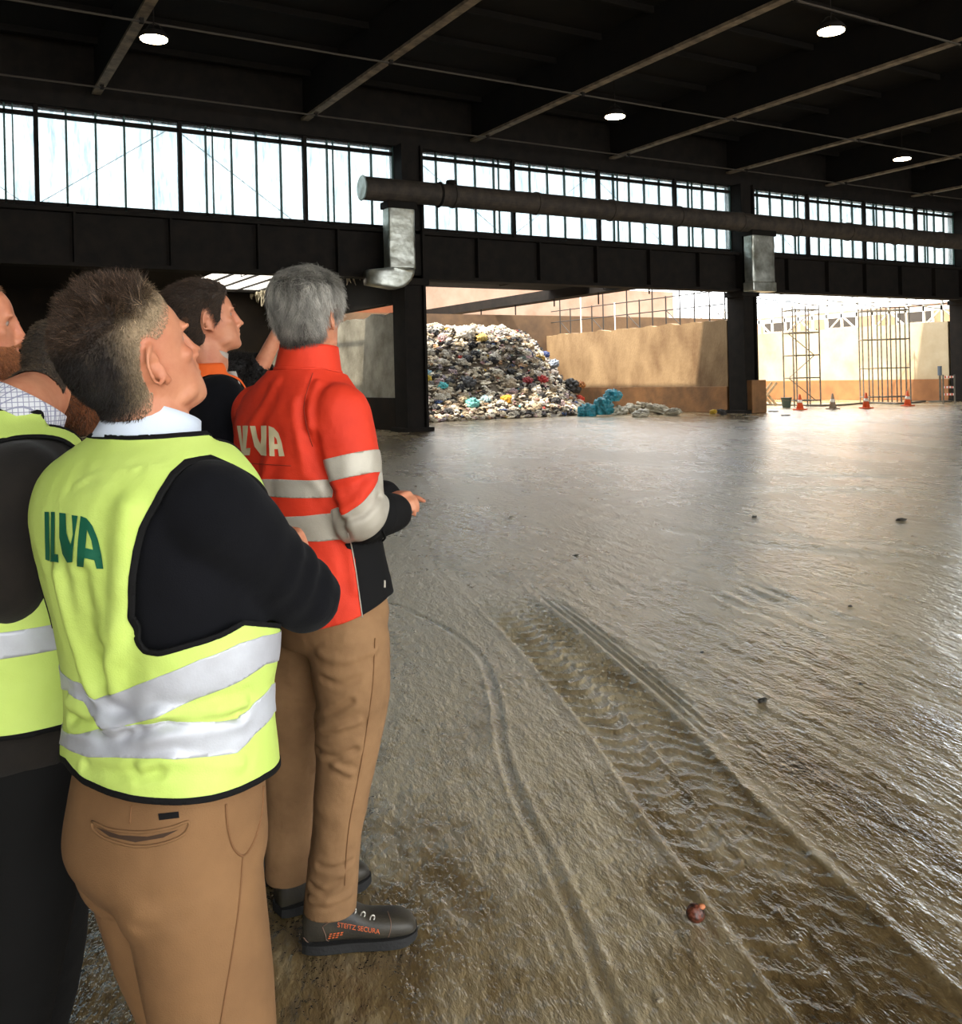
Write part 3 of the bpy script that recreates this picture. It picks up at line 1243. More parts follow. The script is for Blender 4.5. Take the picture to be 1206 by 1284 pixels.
# ================================================================== WASTE HEAP
def heap_h(P):
    x, y = P[:, 0], P[:, 1]
    # toe line runs from the column to the right; falls off towards the lit wall
    toe = 30.3 - 0.12 * (x - 15) + 1.05 * np.maximum(x - 22.0, 0)
    rise = sstep((y - toe) / 6.2, 0.0, 1.0)
    right = sstep((27.2 - x) / 2.6, 0.0, 1.0) ** 0.8
    left = 0.75 + 0.25 * sstep((x - 12.0) / 3.0, 0, 1)
    h = 3.75 * rise * right * left
    h += (0.30 * fbm(np.column_stack([P * 0.7, P[:, :1] * 0]), 3)) * sstep(h, 0.05, 0.6)
    return h


def blob(seed, sub=2, amp=0.35, fr=1.6):
    bm = bmesh.new()
    bmesh.ops.create_icosphere(bm, subdivisions=sub, radius=1.0)
    V = np.array([v.co[:] for v in bm.verts])
    F = [tuple(v.index for v in f.verts) for f in bm.faces]
    bm.free()
    n = fbm(V * fr + seed * 7.7, 3)
    rid = -np.abs(pnoise(V * fr * 2.3 + seed * 3.1)) * 0.35
    r2 = np.abs(pnoise(V * fr * 1.3 + seed * 5.9))
    V = V * (1 + amp * n + rid * amp * 2 - amp * 0.9 * np.exp(-(r2 / .10) ** 2) - .5 * amp * np.abs(pnoise(V * fr * 4.1 + seed)))[:, None]
    V[:, 2] = np.maximum(V[:, 2], -0.6)
    return V, F


WASTE_COLS = [((210, 198, 176), 28), ((180, 164, 138), 20), ((226, 217, 198), 17), ((118, 104, 86), 14), ((64, 54, 46), 16), ((34, 31, 30), 14),
              ((150, 138, 142), 4), ((92, 104, 96), 3), ((186, 150, 150), 3), ((176, 140, 104), 4), ((60, 80, 120), 1.0), ((196, 160, 60), 0.8), ((170, 60, 48), 0.6), ((90, 180, 190), 0.6)]


def build_heap():
    xs = np.linspace(11.6, 26.7, 190)
    ys = np.linspace(27.0, YB - 0.02, 130)
    X, Y = np.meshgrid(xs, ys)
    P = np.column_stack([X.ravel(), Y.ravel()])
    h = heap_h(P)
    V = np.column_stack([P, h - 0.06])
    n, m_ = len(xs), len(ys)
    i, j = np.meshgrid(np.arange(m_ - 1), np.arange(n - 1), indexing='ij')
    F = np.stack([i * n + j, i * n + j + 1, (i + 1) * n + j + 1, (i + 1) * n + j], -1).reshape(-1, 4)
    F = F[h[F].max(1) > 0.02]
    F = F[(V[F][:, :, 0].min(1) > 13.06)]
    # loose small waste : one uncountable mass = mound + thousands of scraps
    blobs = [blob(k, 2, 0.75, 1.1) for k in range(14)]
    AV, AF, AC = [V], [F], [np.tile(np.array(lin((96, 84, 68))), (len(V), 1))]
    k0 = len(V)
    cols = np.array([lin(c) for c, w in WASTE_COLS])
    wts = np.array([w for c, w in WASTE_COLS], float)
    wts /= wts.sum()
    cnt = 0
    tries = 0
    TF = []
    CP = np.column_stack([rng.uniform(13.3, 26.3, 9000), rng.uniform(28.6, YB - 0.4, 9000)])
    CH = heap_h(CP)
    CP, CH = CP[CH > 0.03][:5800], CH[CH > 0.03][:5800]
    for (x, y), hh in zip(CP, CH):
        s = rng.uniform(0.05, 0.15)
        bv, bf = blobs[rng.integers(len(blobs))]
        a = rng.uniform(0, 6.28)
        tl = rng.uniform(-0.9, 0.9)
        R = np.array([[math.cos(a), -math.sin(a), 0], [math.sin(a), math.cos(a), 0], [0, 0, 1]]) @ np.array([[1, 0, 0], [0, math.cos(tl), -math.sin(tl)], [0, math.sin(tl), math.cos(tl)]])
        v = (bv * np.array([s * rng.uniform(0.8, 1.9), s, s * rng.uniform(0.35, 0.9)])) @ R.T + np.array([x, y, hh + 0.02])
        AV.append(v)
        TF.extend([tuple(q + k0 for q in f) for f in bf])
        AC.append(np.tile(cols[rng.choice(len(cols), p=wts)] * rng.uniform(0.7, 1.1), (len(v), 1)))
        k0 += len(v)
        cnt += 1
    VV = np.vstack(AV)
    FF = [tuple(f) for f in F] + TF
    mm = mat('mixed_waste', (180, 170, 150), 0.6, attr='waste_colour', bump=0.5, bscale=16, bdist=0.03)
    o = mk('waste_heap', VV, FF, mm, None, (18, 31, 0), smooth=False)
    at = o.data.attributes.new('waste_colour', 'FLOAT_COLOR', 'POINT')
    at.data.foreach_set('color', np.column_stack([np.vstack(AC), np.ones(len(VV))]).astype(np.float32).ravel())
    tag(o, 'great heap of loose mixed household waste in the bunker between the columns', 'waste heap', kind='stuff')


build_heap()
BAGB = [blob(40 + k, 4, 0.42, 1.25) for k in range(6)]


def crumple_mat(name, rgb, rough=0.5):
    c2 = tuple(int(x * 0.72) for x in rgb)
    return mat(name, rgb, rough, rgb2=c2, vscale=3.0, bump=0.4, bscale=9, bdist=0.03)


def bag(name, label, group, c, s, m, k, rot, cat='waste bag', mesh=None):
    if mesh is None:
        bv, bf = BAGB[k % len(BAGB)]
        o = mk(name, bv, bf, m, None, (0, 0, 0), smooth=True)
    else:
        o = bpy.data.objects.new(name, mesh)
        COL.objects.link(o)
    o.location = tuple(c)
    o.scale = tuple(s)
    o.rotation_euler = (rng.uniform(-0.3, 0.3), rng.uniform(-0.3, 0.3), rot)
    tag(o, label, cat, group)
    return o


KINDS = [('pale', (218, 208, 190), 115, 'crumpled pale cream bag among the waste heap'),
         ('tan', (178, 158, 128), 50, 'crumpled tan paper lump among the waste heap'),
         ('black', (32, 30, 30), 70, 'crumpled black refuse bag among the waste heap'),
         ('grey', (132, 124, 118), 40, 'crumpled grey bag among the waste heap'),
         ('pink', (186, 160, 158), 18, 'crumpled dusky pink rag among the waste heap')]
for nm, rgb, cnt, lab in KINDS:
    m = crumple_mat('bag_' + nm, rgb)
    protos = []
    k = 0
    while k < cnt:
        x, y = rng.uniform(13.5, 25.6), rng.uniform(29.0, 36.8)
        h = heap_h(np.array([[x, y]]))[0]
        if h < 0.12:
            continue
        s = rng.uniform(0.13, 0.27)
        o = bag('waste_bag', lab, 'crumpled %s bags in the heap' % nm, (x, y, h + 0.05 * s), (s * rng.uniform(0.9, 1.3), s, s * 0.8), m, k, rng.uniform(0, 6.28),
                mesh=protos[k % len(protos)] if len(protos) >= 6 else None)
        if len(protos) < 6:
            protos.append(o.data)
        k += 1


def heap_at(px, py):
    """first hit of the view ray with the heap surface"""
    P = EYE + ray(px, py) * np.arange(29, 44.4, 0.05)[:, None]
    g = P[:, 2] - heap_h(P[:, :2])
    k = np.argmax(g <= 0.02) if (g <= 0.02).any() else np.argmin(g + (P[:, 1] > 37.5) * 9)
    return P[k]


for px, py, s, rgb, nm, lab in (
        (604, 426, 0.30, (204, 172, 90), 'waste_bag', 'yellow bag near the top of the waste heap'),
        (534, 478, 0.27, (212, 180, 60), 'waste_bag', 'yellow bag low at the left end of the waste heap'),
        (635, 503, 0.26, (232, 168, 40), 'waste_bag', 'orange-yellow bag near the foot of the waste heap'),
        (555, 486, 0.24, (90, 200, 204), 'waste_bag', 'small turquoise bag at the left of the waste heap'),
        (536, 470, 0.2, (150, 196, 214), 'waste_bag', 'pale blue bag just above the yellow bag at the heap left'),
        (592, 508, 0.33, (120, 200, 196), 'waste_bag', 'aqua bag low in the middle of the waste heap'),
        (608, 503, 0.24, (170, 200, 206), 'waste_bag', 'icy blue bag beside the aqua bag on the heap'),
        (662, 445, 0.26, (52, 66, 110), 'waste_bag', 'navy blue bag high on the right of the waste heap'),
        (684, 446, 0.22, (56, 74, 128), 'waste_bag', 'dark blue bag highest at the right shoulder of the heap'),
        (694, 458, 0.3, (160, 172, 190), 'waste_bag', 'pale blue grey bag on the right slope of the heap'),
        (676, 452, 0.28, (176, 142, 60), 'waste_bag', 'mustard rag between two blue bags on the heap'),
        (661, 479, 0.24, (176, 62, 66), 'waste_bag', 'dull red bag left of the brighter red bag on the heap'),
        (680, 478, 0.28, (196, 50, 44), 'waste_bag', 'bright red bag in the middle right of the heap'),
        (726, 502, 0.26, (206, 62, 38), 'waste_bag', 'red-orange bag beside the large teal bags'),
        (728, 484, 0.24, (190, 120, 56), 'waste_bag', 'rust orange rag on the lower right slope of the heap'),
        (586, 483, 0.42, (58, 56, 56), 'waste_bag', 'large black bag in the left middle of the waste heap'),
        (716, 486, 0.48, (48, 46, 44), 'waste_bag', 'large black sack on the right slope of the heap'),
        (585, 420, 0.48, (226, 218, 206), 'waste_bag', 'big white plastic bundle on the very top of the heap')):
    p = heap_at(px, py)
    bag(nm, lab, None, p + UP * 0.05, (s, s, s * 0.85), crumple_mat('bag_%d_%d' % (px, py), rgb), px, px * 0.37)

# teal bags and pale plastic at the toe
m_tealbag = crumple_mat('teal_film', (52, 150, 168), 0.35)
for px, py, s, lab in ((736, 514, (0.5, 0.4, 0.36), 'large teal plastic bag at the foot of the heap, leftmost'),
                       (757, 509, (0.42, 0.4, 0.46), 'large teal plastic bag at the foot of the heap, middle one'),
                       (768, 497, (0.42, 0.4, 0.34), 'large teal plastic bag lying highest at the foot of the heap')):
    p = at_z(px, py, 0.0) if py > 506 else at_d(px, py, 37.2)
    if py > 506:
        p = at_d(px, py + 2, 36.2)
    bag('teal_bag', lab, None, p, s, m_tealbag, px, px * 0.7)
m_film = crumple_mat('pale_film', (206, 196, 172), 0.45)
for i, (px, py, s, lab) in enumerate(((776, 513, 0.36, 'pale crumpled plastic sheet next to the teal bags'),
                                      (793, 511, 0.42, 'pale crumpled plastic sheet, second right of the teal bags'),
                                      (810, 510, 0.44, 'pale crumpled plastic sheet in the middle of the low strip of film'),
                                      (827, 512, 0.40, 'pale crumpled plastic sheet, second from the right end of the film'),
                                      (843, 517, 0.30, 'pale crumpled plastic sheet at the right end of the low film pile'),
                                      (803, 519, 0.30, 'pale crumpled plastic sheet in front of the low film pile'))):
    p = at_z(px, py + 4 + (0.0 if py > 515 else 3), 0.0)
    bag('plastic_sheet', lab, None, p + UP * s * 0.38, (s * 1.5, s, s * 0.62), m_film, i + 2, px * 0.9, cat='plastic film')
for px, py, s, rgb, lab in ((894, 519, 0.17, (226, 180, 50), 'small yellow bag on the floor near the brown column footing'),
                            (862, 516, 0.14, (220, 214, 204), 'small white scrap bag on the floor before the lit wall'),
                            (905, 520, 0.2, (60, 54, 48), 'small dark rag on the floor beside the yellow bag')):
    bag('waste_bag', lab, None, at_z(px, py, 0) + UP * s * 0.4, (s, s, s * 0.7), crumple_mat('bag_%d' % px, rgb), px, px * 0.3)

# ================================================================== BRIGHT BAY: scaffolds, cones, trestle, bucket
def ground(px, py):
    return at_z(px, py, 0.0)


def scaffold_tower(px0, px1, pyb, pyt, ncol, nlev, label, name='scaffold_tower', deep=1.0, brace=True):
    a, b = ground(px0, pyb), ground(px1, pyb - 1)
    top = at_d(px0, pyt, float((a - EYE) @ FW))[2]
    t = thing(name, label, 'scaffold', (a + b) / 2)
    ex = (b - a)
    ey = np.array([-ex[1], ex[0], 0])
    ey = ey / np.linalg.norm(ey) * deep
    for r in (0, 1):
        for i in range(ncol):
            p = a + ex * i / (ncol - 1) + ey * r
            MB().tube([p, p + UP * top], 0.035, 6).build('standard', m_rod, t)
    for k in range(nlev + 1):
        z = 0.25 + (top - 0.4) * k / nlev
        for r in (0, 1):
            MB().tube([a + ey * r + UP * z, b + ey * r + UP * z], 0.03, 6).build('ledger', m_rod, t)
        for q in (a, b):
            MB().tube([q + UP * z, q + ey + UP * z], 0.03, 6).build('transom', m_rod, t)
        if brace and k < nlev:
            z2 = 0.25 + (top - 0.4) * (k + 1) / nlev
            s = (a + UP * z, b + UP * z2) if k % 2 else (b + UP * z, a + UP * z2)
            MB().tube([s[0] + ey * 0.5, s[1] + ey * 0.5], 0.02, 6).build('brace', m_rod, t)
    return t


scaffold_tower(996, 1029, 510, 384, 3, 4, 'slim scaffold tower with cross braces behind the leftmost cones', deep=0.9)
scaffold_tower(1083, 1142, 505, 386, 6, 3, 'wide scaffold frame of close upright rods behind the right cones', deep=0.8, brace=False)
scaffold_tower(1014, 1037, 500, 412, 3, 5, 'pale scaffold standing behind the slim cross-braced tower', deep=0.6)

m_cone = mat('cone_orange', (222, 92, 44), 0.6)
m_cone_w = mat('cone_band', (236, 228, 216), 0.5)
m_cone_d = mat('cone_dull', (150, 132, 112), 0.7)
for i, (px, py, lab, mm) in enumerate(((1003, 514, 'orange traffic cone leftmost of the row, next to the green bucket', m_cone),
                                       (1044, 513, 'dull grey traffic cone, second from the left in the row', m_cone_d),
                                       (1086, 512, 'orange traffic cone in front of the wide scaffold frame', m_cone),
                                       (1138, 509, 'orange traffic cone rightmost of the row', m_cone))):
    p = ground(px, py)
    t = thing('traffic_cone', lab, 'traffic cone', p)
    MB().box((p[0] - 0.2, p[1] - 0.2, 0.0), (p[0] + 0.2, p[1] + 0.2, 0.045)).build('base', mm, t, bevel=0.01)
    H = 0.62
    f = lambda z: 0.145 * (1 - z / H) + 0.03 * z / H
    MB().tube([p + UP * 0.04, p + UP * H, p + UP * (H + 0.01)], [f(0), f(H), 0.01], 18).build('body', mm, t, smooth=True)
    MB().tube([p + UP * 0.28, p + UP * 0.40], [f(0.26) + 0.004, f(0.38) + 0.004], 18).build('reflective_sleeve', m_cone_w, t, smooth=True)

# bucket
p = ground(986, 511)
t = thing('bucket', 'dark green bucket on the floor left of the cones', 'bucket', p)
m_bucket = mat('bucket_green', (64, 78, 66), 0.6)
MB().tube([p + UP * 0.0, p + UP * 0.42, p + UP * 0.42, p + UP * 0.06], [0.17, 0.22, 0.2, 0.16], 20).build('body', m_bucket, t, smooth=False)
MB().tube([p + UP * 0.4, p + UP * 0.43], [0.235, 0.235], 20).build('rim', m_bucket, t)
MB().tube([p + UP * 0.4 + RT * 0.23, p + UP * 0.30 + RT * 0.1 - FW * 0.24, p + UP * 0.30 - RT * 0.1 - FW * 0.24, p + UP * 0.4 - RT * 0.23], 0.012, 6).build('handle', m_rod, t)

# trestle
p = ground(963, 509)
t = thing('trestle', 'crossed timber trestle at the left of the bright bay', 'trestle', p)
m_timber = mat('weathered_timber', (132, 112, 84), 0.8, rgb2=(100, 84, 62), vscale=8)
w = at_d(975, 480, float((p - EYE) @ FW)) - at_d(952, 480, float((p - EYE) @ FW))
w = np.array([w[0], w[1], 0])
for k, off in enumerate((0.0, 0.7)):
    o = FW * off
    MB().bar(p - w * 0.5 + o, p + w * 0.5 + o + UP * 1.05, 0.07, 0.1).build('leg', m_timber, t)
    MB().bar(p + w * 0.5 + o + FW * 0.06, p - w * 0.5 + o + FW * 0.06 + UP * 1.05, 0.07, 0.1).build('leg', m_timber, t)
MB().bar(p + UP * 0.53, p + FW * 0.76 + UP * 0.53, 0.08, 0.1).build('rail', m_timber, t)

# sign post + barrier tape
p = ground(1179, 504)
t = thing('sign_post', 'slim post on a flat foot beside the barrier tape', 'post', p)
MB().tube([p, p + UP * 1.55], 0.045, 8).build('pole', m_rod, t)
MB().box((p[0] - 0.35, p[1] - 0.35, 0), (p[0] + 0.35, p[1] + 0.35, 0.06)).build('foot', m_rod, t)
MB().tube([p + UP * 1.2, p + UP * 1.62], 0.09, 10).build('lamp_head', mat('post_blue', (92, 104, 118), 0.5), t)
m_tape_r = mat('tape_red', (214, 96, 70), 0.6)
m_tape_w = mat('tape_white', (240, 236, 228), 0.6)
pa, pb = ground(1183, 507), ground(1197, 507)
t = thing('barrier', 'low barrier of red and white tape strips on two posts by the right frame edge', 'barrier', pa)
for q in (pa, pb):
    MB().tube([q, q + UP * 1.25], 0.03, 8).build('post', m_rod, t)
for z in (1.15, 0.72, 0.42):
    for k in range(7):
        q0, q1 = pa + (pb - pa) * k / 7, pa + (pb - pa) * (k + 1) / 7
        MB().bar(q0 + UP * z, q1 + UP * z, 0.012, 0.09).build('tape_stripe', m_tape_r if k % 2 else m_tape_w, t)
# hose lying along the wall foot
pts = [ground(x, y) + UP * 0.04 for x, y in ((960, 508), (1000, 509), (1050, 509), (1090, 506), (1130, 507), (1160, 504))]
o = MB().tube(crspline(np.array(pts), 6), 0.04, 8).build('hose', m_rod, None, pts[3])
tag(o, 'long grey hose lying on the floor behind the cones', 'hose')

# ---------------- white gallery (conveyor bridge) above the cream wall
t = thing('conveyor_gallery', 'white lattice gallery rail climbing above the cream wall', 'gallery', (XC + 0.4, 34, 3.7))
m_gal = mat('gallery_white', (238, 234, 224), 0.5)
xg = XC + 0.9
zA = at_x(955, 404, xg)
zB = at_x(1200, 384, xg)
y_lo, y_hi = YW - 6, 47.0


def gal_z(y, which=0):
    s = (zB[2] - zA[2]) / (zB[1] - zA[1])
    return zA[2] + s * (y - zA[1]) + (0.75 if which else 0.0)


MB().bar((xg, y_lo, gal_z(y_lo)), (xg, y_hi, gal_z(y_hi)), 0.1, 0.22).build('chord', m_gal, t)
MB().bar((xg, y_lo, gal_z(y_lo, 1)), (xg, y_hi, gal_z(y_hi, 1)), 0.06, 0.08).build('chord', m_gal, t)
y = y_lo
i = 0
while y < y_hi:
    MB().bar((xg, y, 3.5), (xg, y, gal_z(y, 1) + 0.25), 0.1, 0.1, up=(1, 0, 0)).build('post', m_gal, t)
    if i % 3 == 1:
        MB().bar((xg, y, 3.6), (xg, y + 0.95, gal_z(y)), 0.07, 0.07, up=(1, 0, 0)).build('strut', m_gal, t)
        MB().bar((xg, y + 1.9, 3.6), (xg, y + 0.95, gal_z(y)), 0.07, 0.07, up=(1, 0, 0)).build('strut', m_gal, t)
    y += 0.95
    i += 1

# ---------------- guard rail over the lit tan wall
t = thing('guard_rail', 'dark tube guard rail standing on top of the lit tan wall', 'railing', (XB + 0.1, 32, 3.6))
xg = XB + 0.12
for z in (4.25, 4.8):
    MB().tube([(xg, YW + 1, z), (xg, YB, z)], 0.025, 6).build('rail', m_rail, t)
y = YW + 1
i = 0
while y < YB:
    MB().tube([(xg, y, 3.4), (xg, y, 5.35 if i % 2 else 4.85)], 0.03, 6).build('post', m_gal if i in (8, 11) else m_rail, t)
    if i % 3 == 0:
        MB().tube([(xg, y, 3.6), (xg, y + 0.85, 4.25)], 0.018, 6).build('brace', m_rail, t)
    y += 0.85
    i += 1

# ================================================================== FLOOR LITTER
def nut():
    p = at_z(872, 1155, 0.0) + UP * 0.023
    V, F = ellipsoid((0, 0, 0), (1, 1, 1), None, 40, 24)
    V = np.array(V)
    r = 0.026 * (1 + 0.10 * fbm(V * 2.2, 3) - 0.10 * np.exp(-((pnoise(V * 2.5 + 3)) / 0.12) ** 2))
    V = V * r[:, None]
    m = mat('rusty_husk', (112, 54, 32), 0.5, rgb2=(40, 25, 18), vscale=40, vlo=0.42, vhi=0.6, bump=0.6, bscale=90, coat=0.4)
    o = mk('chestnut', V + p, F, m, None, p, smooth=True)
    tag(o, 'rust-brown round nut lying alone on the damp floor, lower right', 'nut')
    cv, cf = ellipsoid(p + UP * 0.018 + RT * 0.018, (0.012, 0.010, 0.008))
    mk('pale_chip', cv, cf, mat('nut_chip', (196, 120, 76), 0.5), o, smooth=True)


nut()
def scrap(px, py, s, rgb, name, label, cat, flat=0.18, seed=1):
    V, F = blob(60 + seed, 3, 0.5, 1.3)
    p = at_z(px, py, 0.004)
    V = V * np.array([s, s * 0.7, s * flat]) + p
    o = mk(name, V, F, crumple_mat('scrap_%d' % px, rgb), None, p, smooth=True)
    tag(o, label, cat)


scrap(827, 1254, 0.014, (206, 190, 160), 'paper_scrap', 'small pale scrap on the floor at the bottom edge', 'scrap')
scrap(722, 696, 0.035, (58, 66, 44), 'leaf', 'dark green leaf bit on the floor in mid hall', 'leaf', seed=2)
scrap(640, 648, 0.03, (50, 46, 40), 'debris', 'small dark clod on the floor right of the man in orange', 'clod', seed=3)
scrap(946, 648, 0.035, (56, 50, 42), 'debris', 'dark clod on the floor in the middle distance', 'clod', 0.4, seed=4)
scrap(1130, 652, 0.07, (74, 66, 54), 'debris', 'low dark clod towards the right edge of the floor', 'clod', 0.4, seed=5)
scrap(1066, 760, 0.018, (48, 44, 38), 'debris', 'tiny dark clod right of the ribbed tread patch', 'clod', 0.5, seed=6)
scrap(880, 818, 0.015, (52, 48, 40), 'debris', 'small dark clod above the tyre print ribs', 'clod', 0.5, seed=7)
scrap(1079, 858, 0.015, (52, 46, 38), 'debris', 'small dark clod at the right, above the damp patch', 'clod', 0.5, seed=8)
scrap(956, 878, 0.03, (60, 56, 48), 'debris', 'flattened dark lump beside the tyre print', 'clod', 0.4, seed=9)
scrap(985, 521, 0.25, (120, 108, 92), 'debris', 'flat grey scrap before the green bucket', 'scrap', 0.15, seed=10)
scrap(970, 516, 0.3, (190, 184, 176), 'debris', 'pale flat scrap beside the timber trestle', 'scrap', 0.15, seed=11)
scrap(942, 524, 0.3, (140, 122, 98), 'debris', 'dusty rubble at the foot of the brown footing', 'rubble', 0.3, seed=12)

# ================================================================== LIGHT
def world():
    w = bpy.data.worlds.new('sky')
    SC.world = w
    w.use_nodes = True
    nt = NT(w)
    bg = nt.n['Background']
    bg.inputs['Color'].default_value = (0.94, 0.972, 0.985, 1)
    bg.inputs['Strength'].default_value = SKY_E
    s = bpy.data.lights.new('sun', 'SUN')
    s.energy = SUN_E
    s.angle = math.radians(1.5)
    s.color = (1.0, 0.90, 0.76)
    so = bpy.data.objects.new('sun', s)
    COL.objects.link(so)
    d = Vector((0.50, 0.16, -0.85)).normalized()
    so.rotation_euler = d.to_track_quat('-Z', 'Y').to_euler()
    so.location = (0, 30, 40)


SUN_E = 7.0
SKY_E = 3.4
world()
vs = SC.view_settings
vs.view_transform = 'Standard'
vs.look = 'None'
vs.exposure = 0.7
vs.gamma = 1.0
vs.use_curve_mapping = False
# ================================================================== PEOPLE
def facing(psi):
    a = math.radians(psi)
    return RT * math.cos(a) - FW * math.sin(a), RT * math.sin(a) + FW * math.cos(a)


m_skin = mat('skin', (202, 138, 104), 0.5, rgb2=(184, 112, 82), vscale=18, vlo=0.35, vhi=0.7, bump=0.12, bscale=260, bdist=0.002, spec=0.4)
m_eye = mat('eye_white', (150, 128, 114), 0.25)
m_iris = mat('iris', (52, 44, 36), 0.2)


class Head:
    def __init__(s, c, psi, pitch, roll=0.0, k=1.0):
        r, f = facing(psi)
        p = math.radians(pitch)
        s.r = r
        s.f = f * math.cos(p) + UP * math.sin(p)
        s.u = np.cross(s.r, s.f)
        if roll:
            q = math.radians(roll)
            s.r, s.u = s.r * math.cos(q) + s.u * math.sin(q), -s.r * math.sin(q) + s.u * math.cos(q)
        s.c = np.asarray(c, float)
        s.k = k
        s.M = np.column_stack([s.r, s.f, s.u])

    def w(s, P):
        return s.c + (np.asarray(P, float) * s.k) @ s.M.T

    def loc(s, V):
        return ((V - s.c) @ s.M) / s.k

    def ell(s, c, r, ang=0.0, axis='z', nu=16, nv=10):
        R = np.eye(3)
        ca, sa = math.cos(ang), math.sin(ang)
        if axis == 'z':
            R = np.array([[ca, -sa, 0], [sa, ca, 0], [0, 0, 1]])
        elif axis == 'x':
            R = np.array([[1, 0, 0], [0, ca, -sa], [0, sa, ca]])
        V, F = ellipsoid((0, 0, 0), r, R, nu, nv)
        return s.w(np.array(V) + np.array(c)), F

    def parts(s):
        S = [(0.0, .080, .020, .022), (.008, .092, .0, .036), (.03, .093, -.035, .051), (.05, .091, -.062, .0585), (.07, .089, -.080, .064),
             (.09, .088, -.092, .0685), (.11, .085, -.099, .0715), (.13, .091, -.102, .0742), (.15, .090, -.103, .0758), (.17, .083, -.100, .0755),
             (.19, .069, -.091, .070), (.207, .046, -.070, .057), (.219, .018, -.044, .038), (.225, -.004, -.022, .016)]
        S = crspline(np.array(S), 3)
        secs = []
        for z, yf, yb, w in S:
            secs.append((s.w((0, (yf + yb) / 2, z - .105)), s.r * w * s.k, s.f * (yf - yb) / 2 * s.k, 2.25, 1, 1))
        out = [loft(secs, 36)]
        out.append(capsule([s.w((0, .090, .024)), s.w((0, .098, .0)), s.w((0, .1055, -.022))], [.0070, .0080, .0095], 12))
        out.append(s.ell((0, .1085, -.026), (.0105, .0115, .009)))
        for q in (-1, 1):
            out.append(s.ell((q * .010, .098, -.031), (.0075, .011, .0075)))
            out.append(s.ell((q * .030, .081, .027), (.026, .011, .008)))
            out.append(s.ell((q * .044, .056, -.012), (.019, .019, .016)))
            out.append(s.ell((q * .040, .03, -.070), (.018, .035, .018)))
            # ear : rim, bowl and lobe
            rim = []
            for t in np.linspace(-2.4, 2.0, 14):
                y = -.014 + .0165 * -math.cos(t + 0.0) * 1.0
                z = .004 + .029 * -math.sin(t - 0.35)
                rim.append(s.w((q * (.0775 + .009 * (-(y + .014) / .0165 * .5 + .5)), y, -z + .006)))
            out.append(capsule(rim, [.0042] * 13 + [.0036], 8))
            out.append(s.ell((q * .0755, -.013, .002), (.0065, .013, .024), q * -0.45))
            out.append(s.ell((q * .076, -.004, -.028), (.0055, .009, .010), q * -0.3))
        out.append(s.ell((0, .0935, -.0485), (.0215, .0075, .0048)))
        out.append(s.ell((0, .0925, -.0585), (.019, .0078, .0058)))
        out.append(s.ell((0, .082, -.088), (.021, .014, .015)))
        return out

    def sculpt(s, V, T):
        N = vnormals(V, T)
        for q in (-1, 1):
            V = brush(V, N, s.w((q * .031, .086, .010)), .013, -.008)
            V = brush(V, N, s.w((q * .020, .084, .012)), .007, -.003)
            V = brush(V, N, s.w((q * .031, .083, .019)), .007, .0025)
            V = brush(V, N, s.w((q * .031, .081, .002)), .007, .0015)
            V = brush(V, N, s.w((q * .0825, -.009, .002)), .0085, -.006)
            V = brush(V, N, s.w((q * .022, .088, -.046)), .006, -.0025)
            V = brush(V, N, s.w((q * .005, .108, -.036)), .004, -.003)
        V = brush(V, N, s.w((0, .098, -.0535)), .0042, -.004, ax=np.diag([1, 1, 1.0]))
        for x in (-.014, -.007, .007, .014):
            V = brush(V, N, s.w((x, .097, -.0535)), .0042, -.003)
        V = brush(V, N, s.w((0, .090, -.073)), .008, -.0025)
        return V

    def eyes(s, parent):
        for q in (-1, 1):
            v, f = s.ell((q * .031, .0660, .0105), (.0118, .0118, .0118))
            e = mk('eye', v, f, m_eye, parent, smooth=True)
            v, f = s.ell((q * .031, .0738, .0112), (.0052, .0044, .0052))
            mk('iris', v, f, m_iris, e, smooth=True)


def interp(x, xs, ys):
    return np.interp(x, xs, ys)


def hair_field(P, lift=0.0, ear=True, burn=True):
    """> 0 where scalp hair grows (head-local coordinates)"""
    x, y, z = P.T
    zl = np.interp(y, [-.11, -.065, -.035, -.024, -.018, .004, .010, .018, .030, .040, .052, .070, .100],
                   [-.078, -.074, -.060, -.040, .020, .036, .000, -.008, .000, .040, .062, .078, .088])
    if not burn:
        zl = np.maximum(zl, np.interp(y, [-.004, .004, .02, .04, .055, .075, .1], [-.1, .034, .040, .052, .066, .082, .090]))
    f = z - zl - lift
    if ear:
        f = f - 0.10 * np.exp(-(((y + .013) / .022) ** 2 + ((z - .0) / .042) ** 2) ** 3) * (np.abs(x) > .060)
    far = np.linalg.norm(P, axis=1) > .17
    return np.where(far | (z < -.11), -1.0, f)


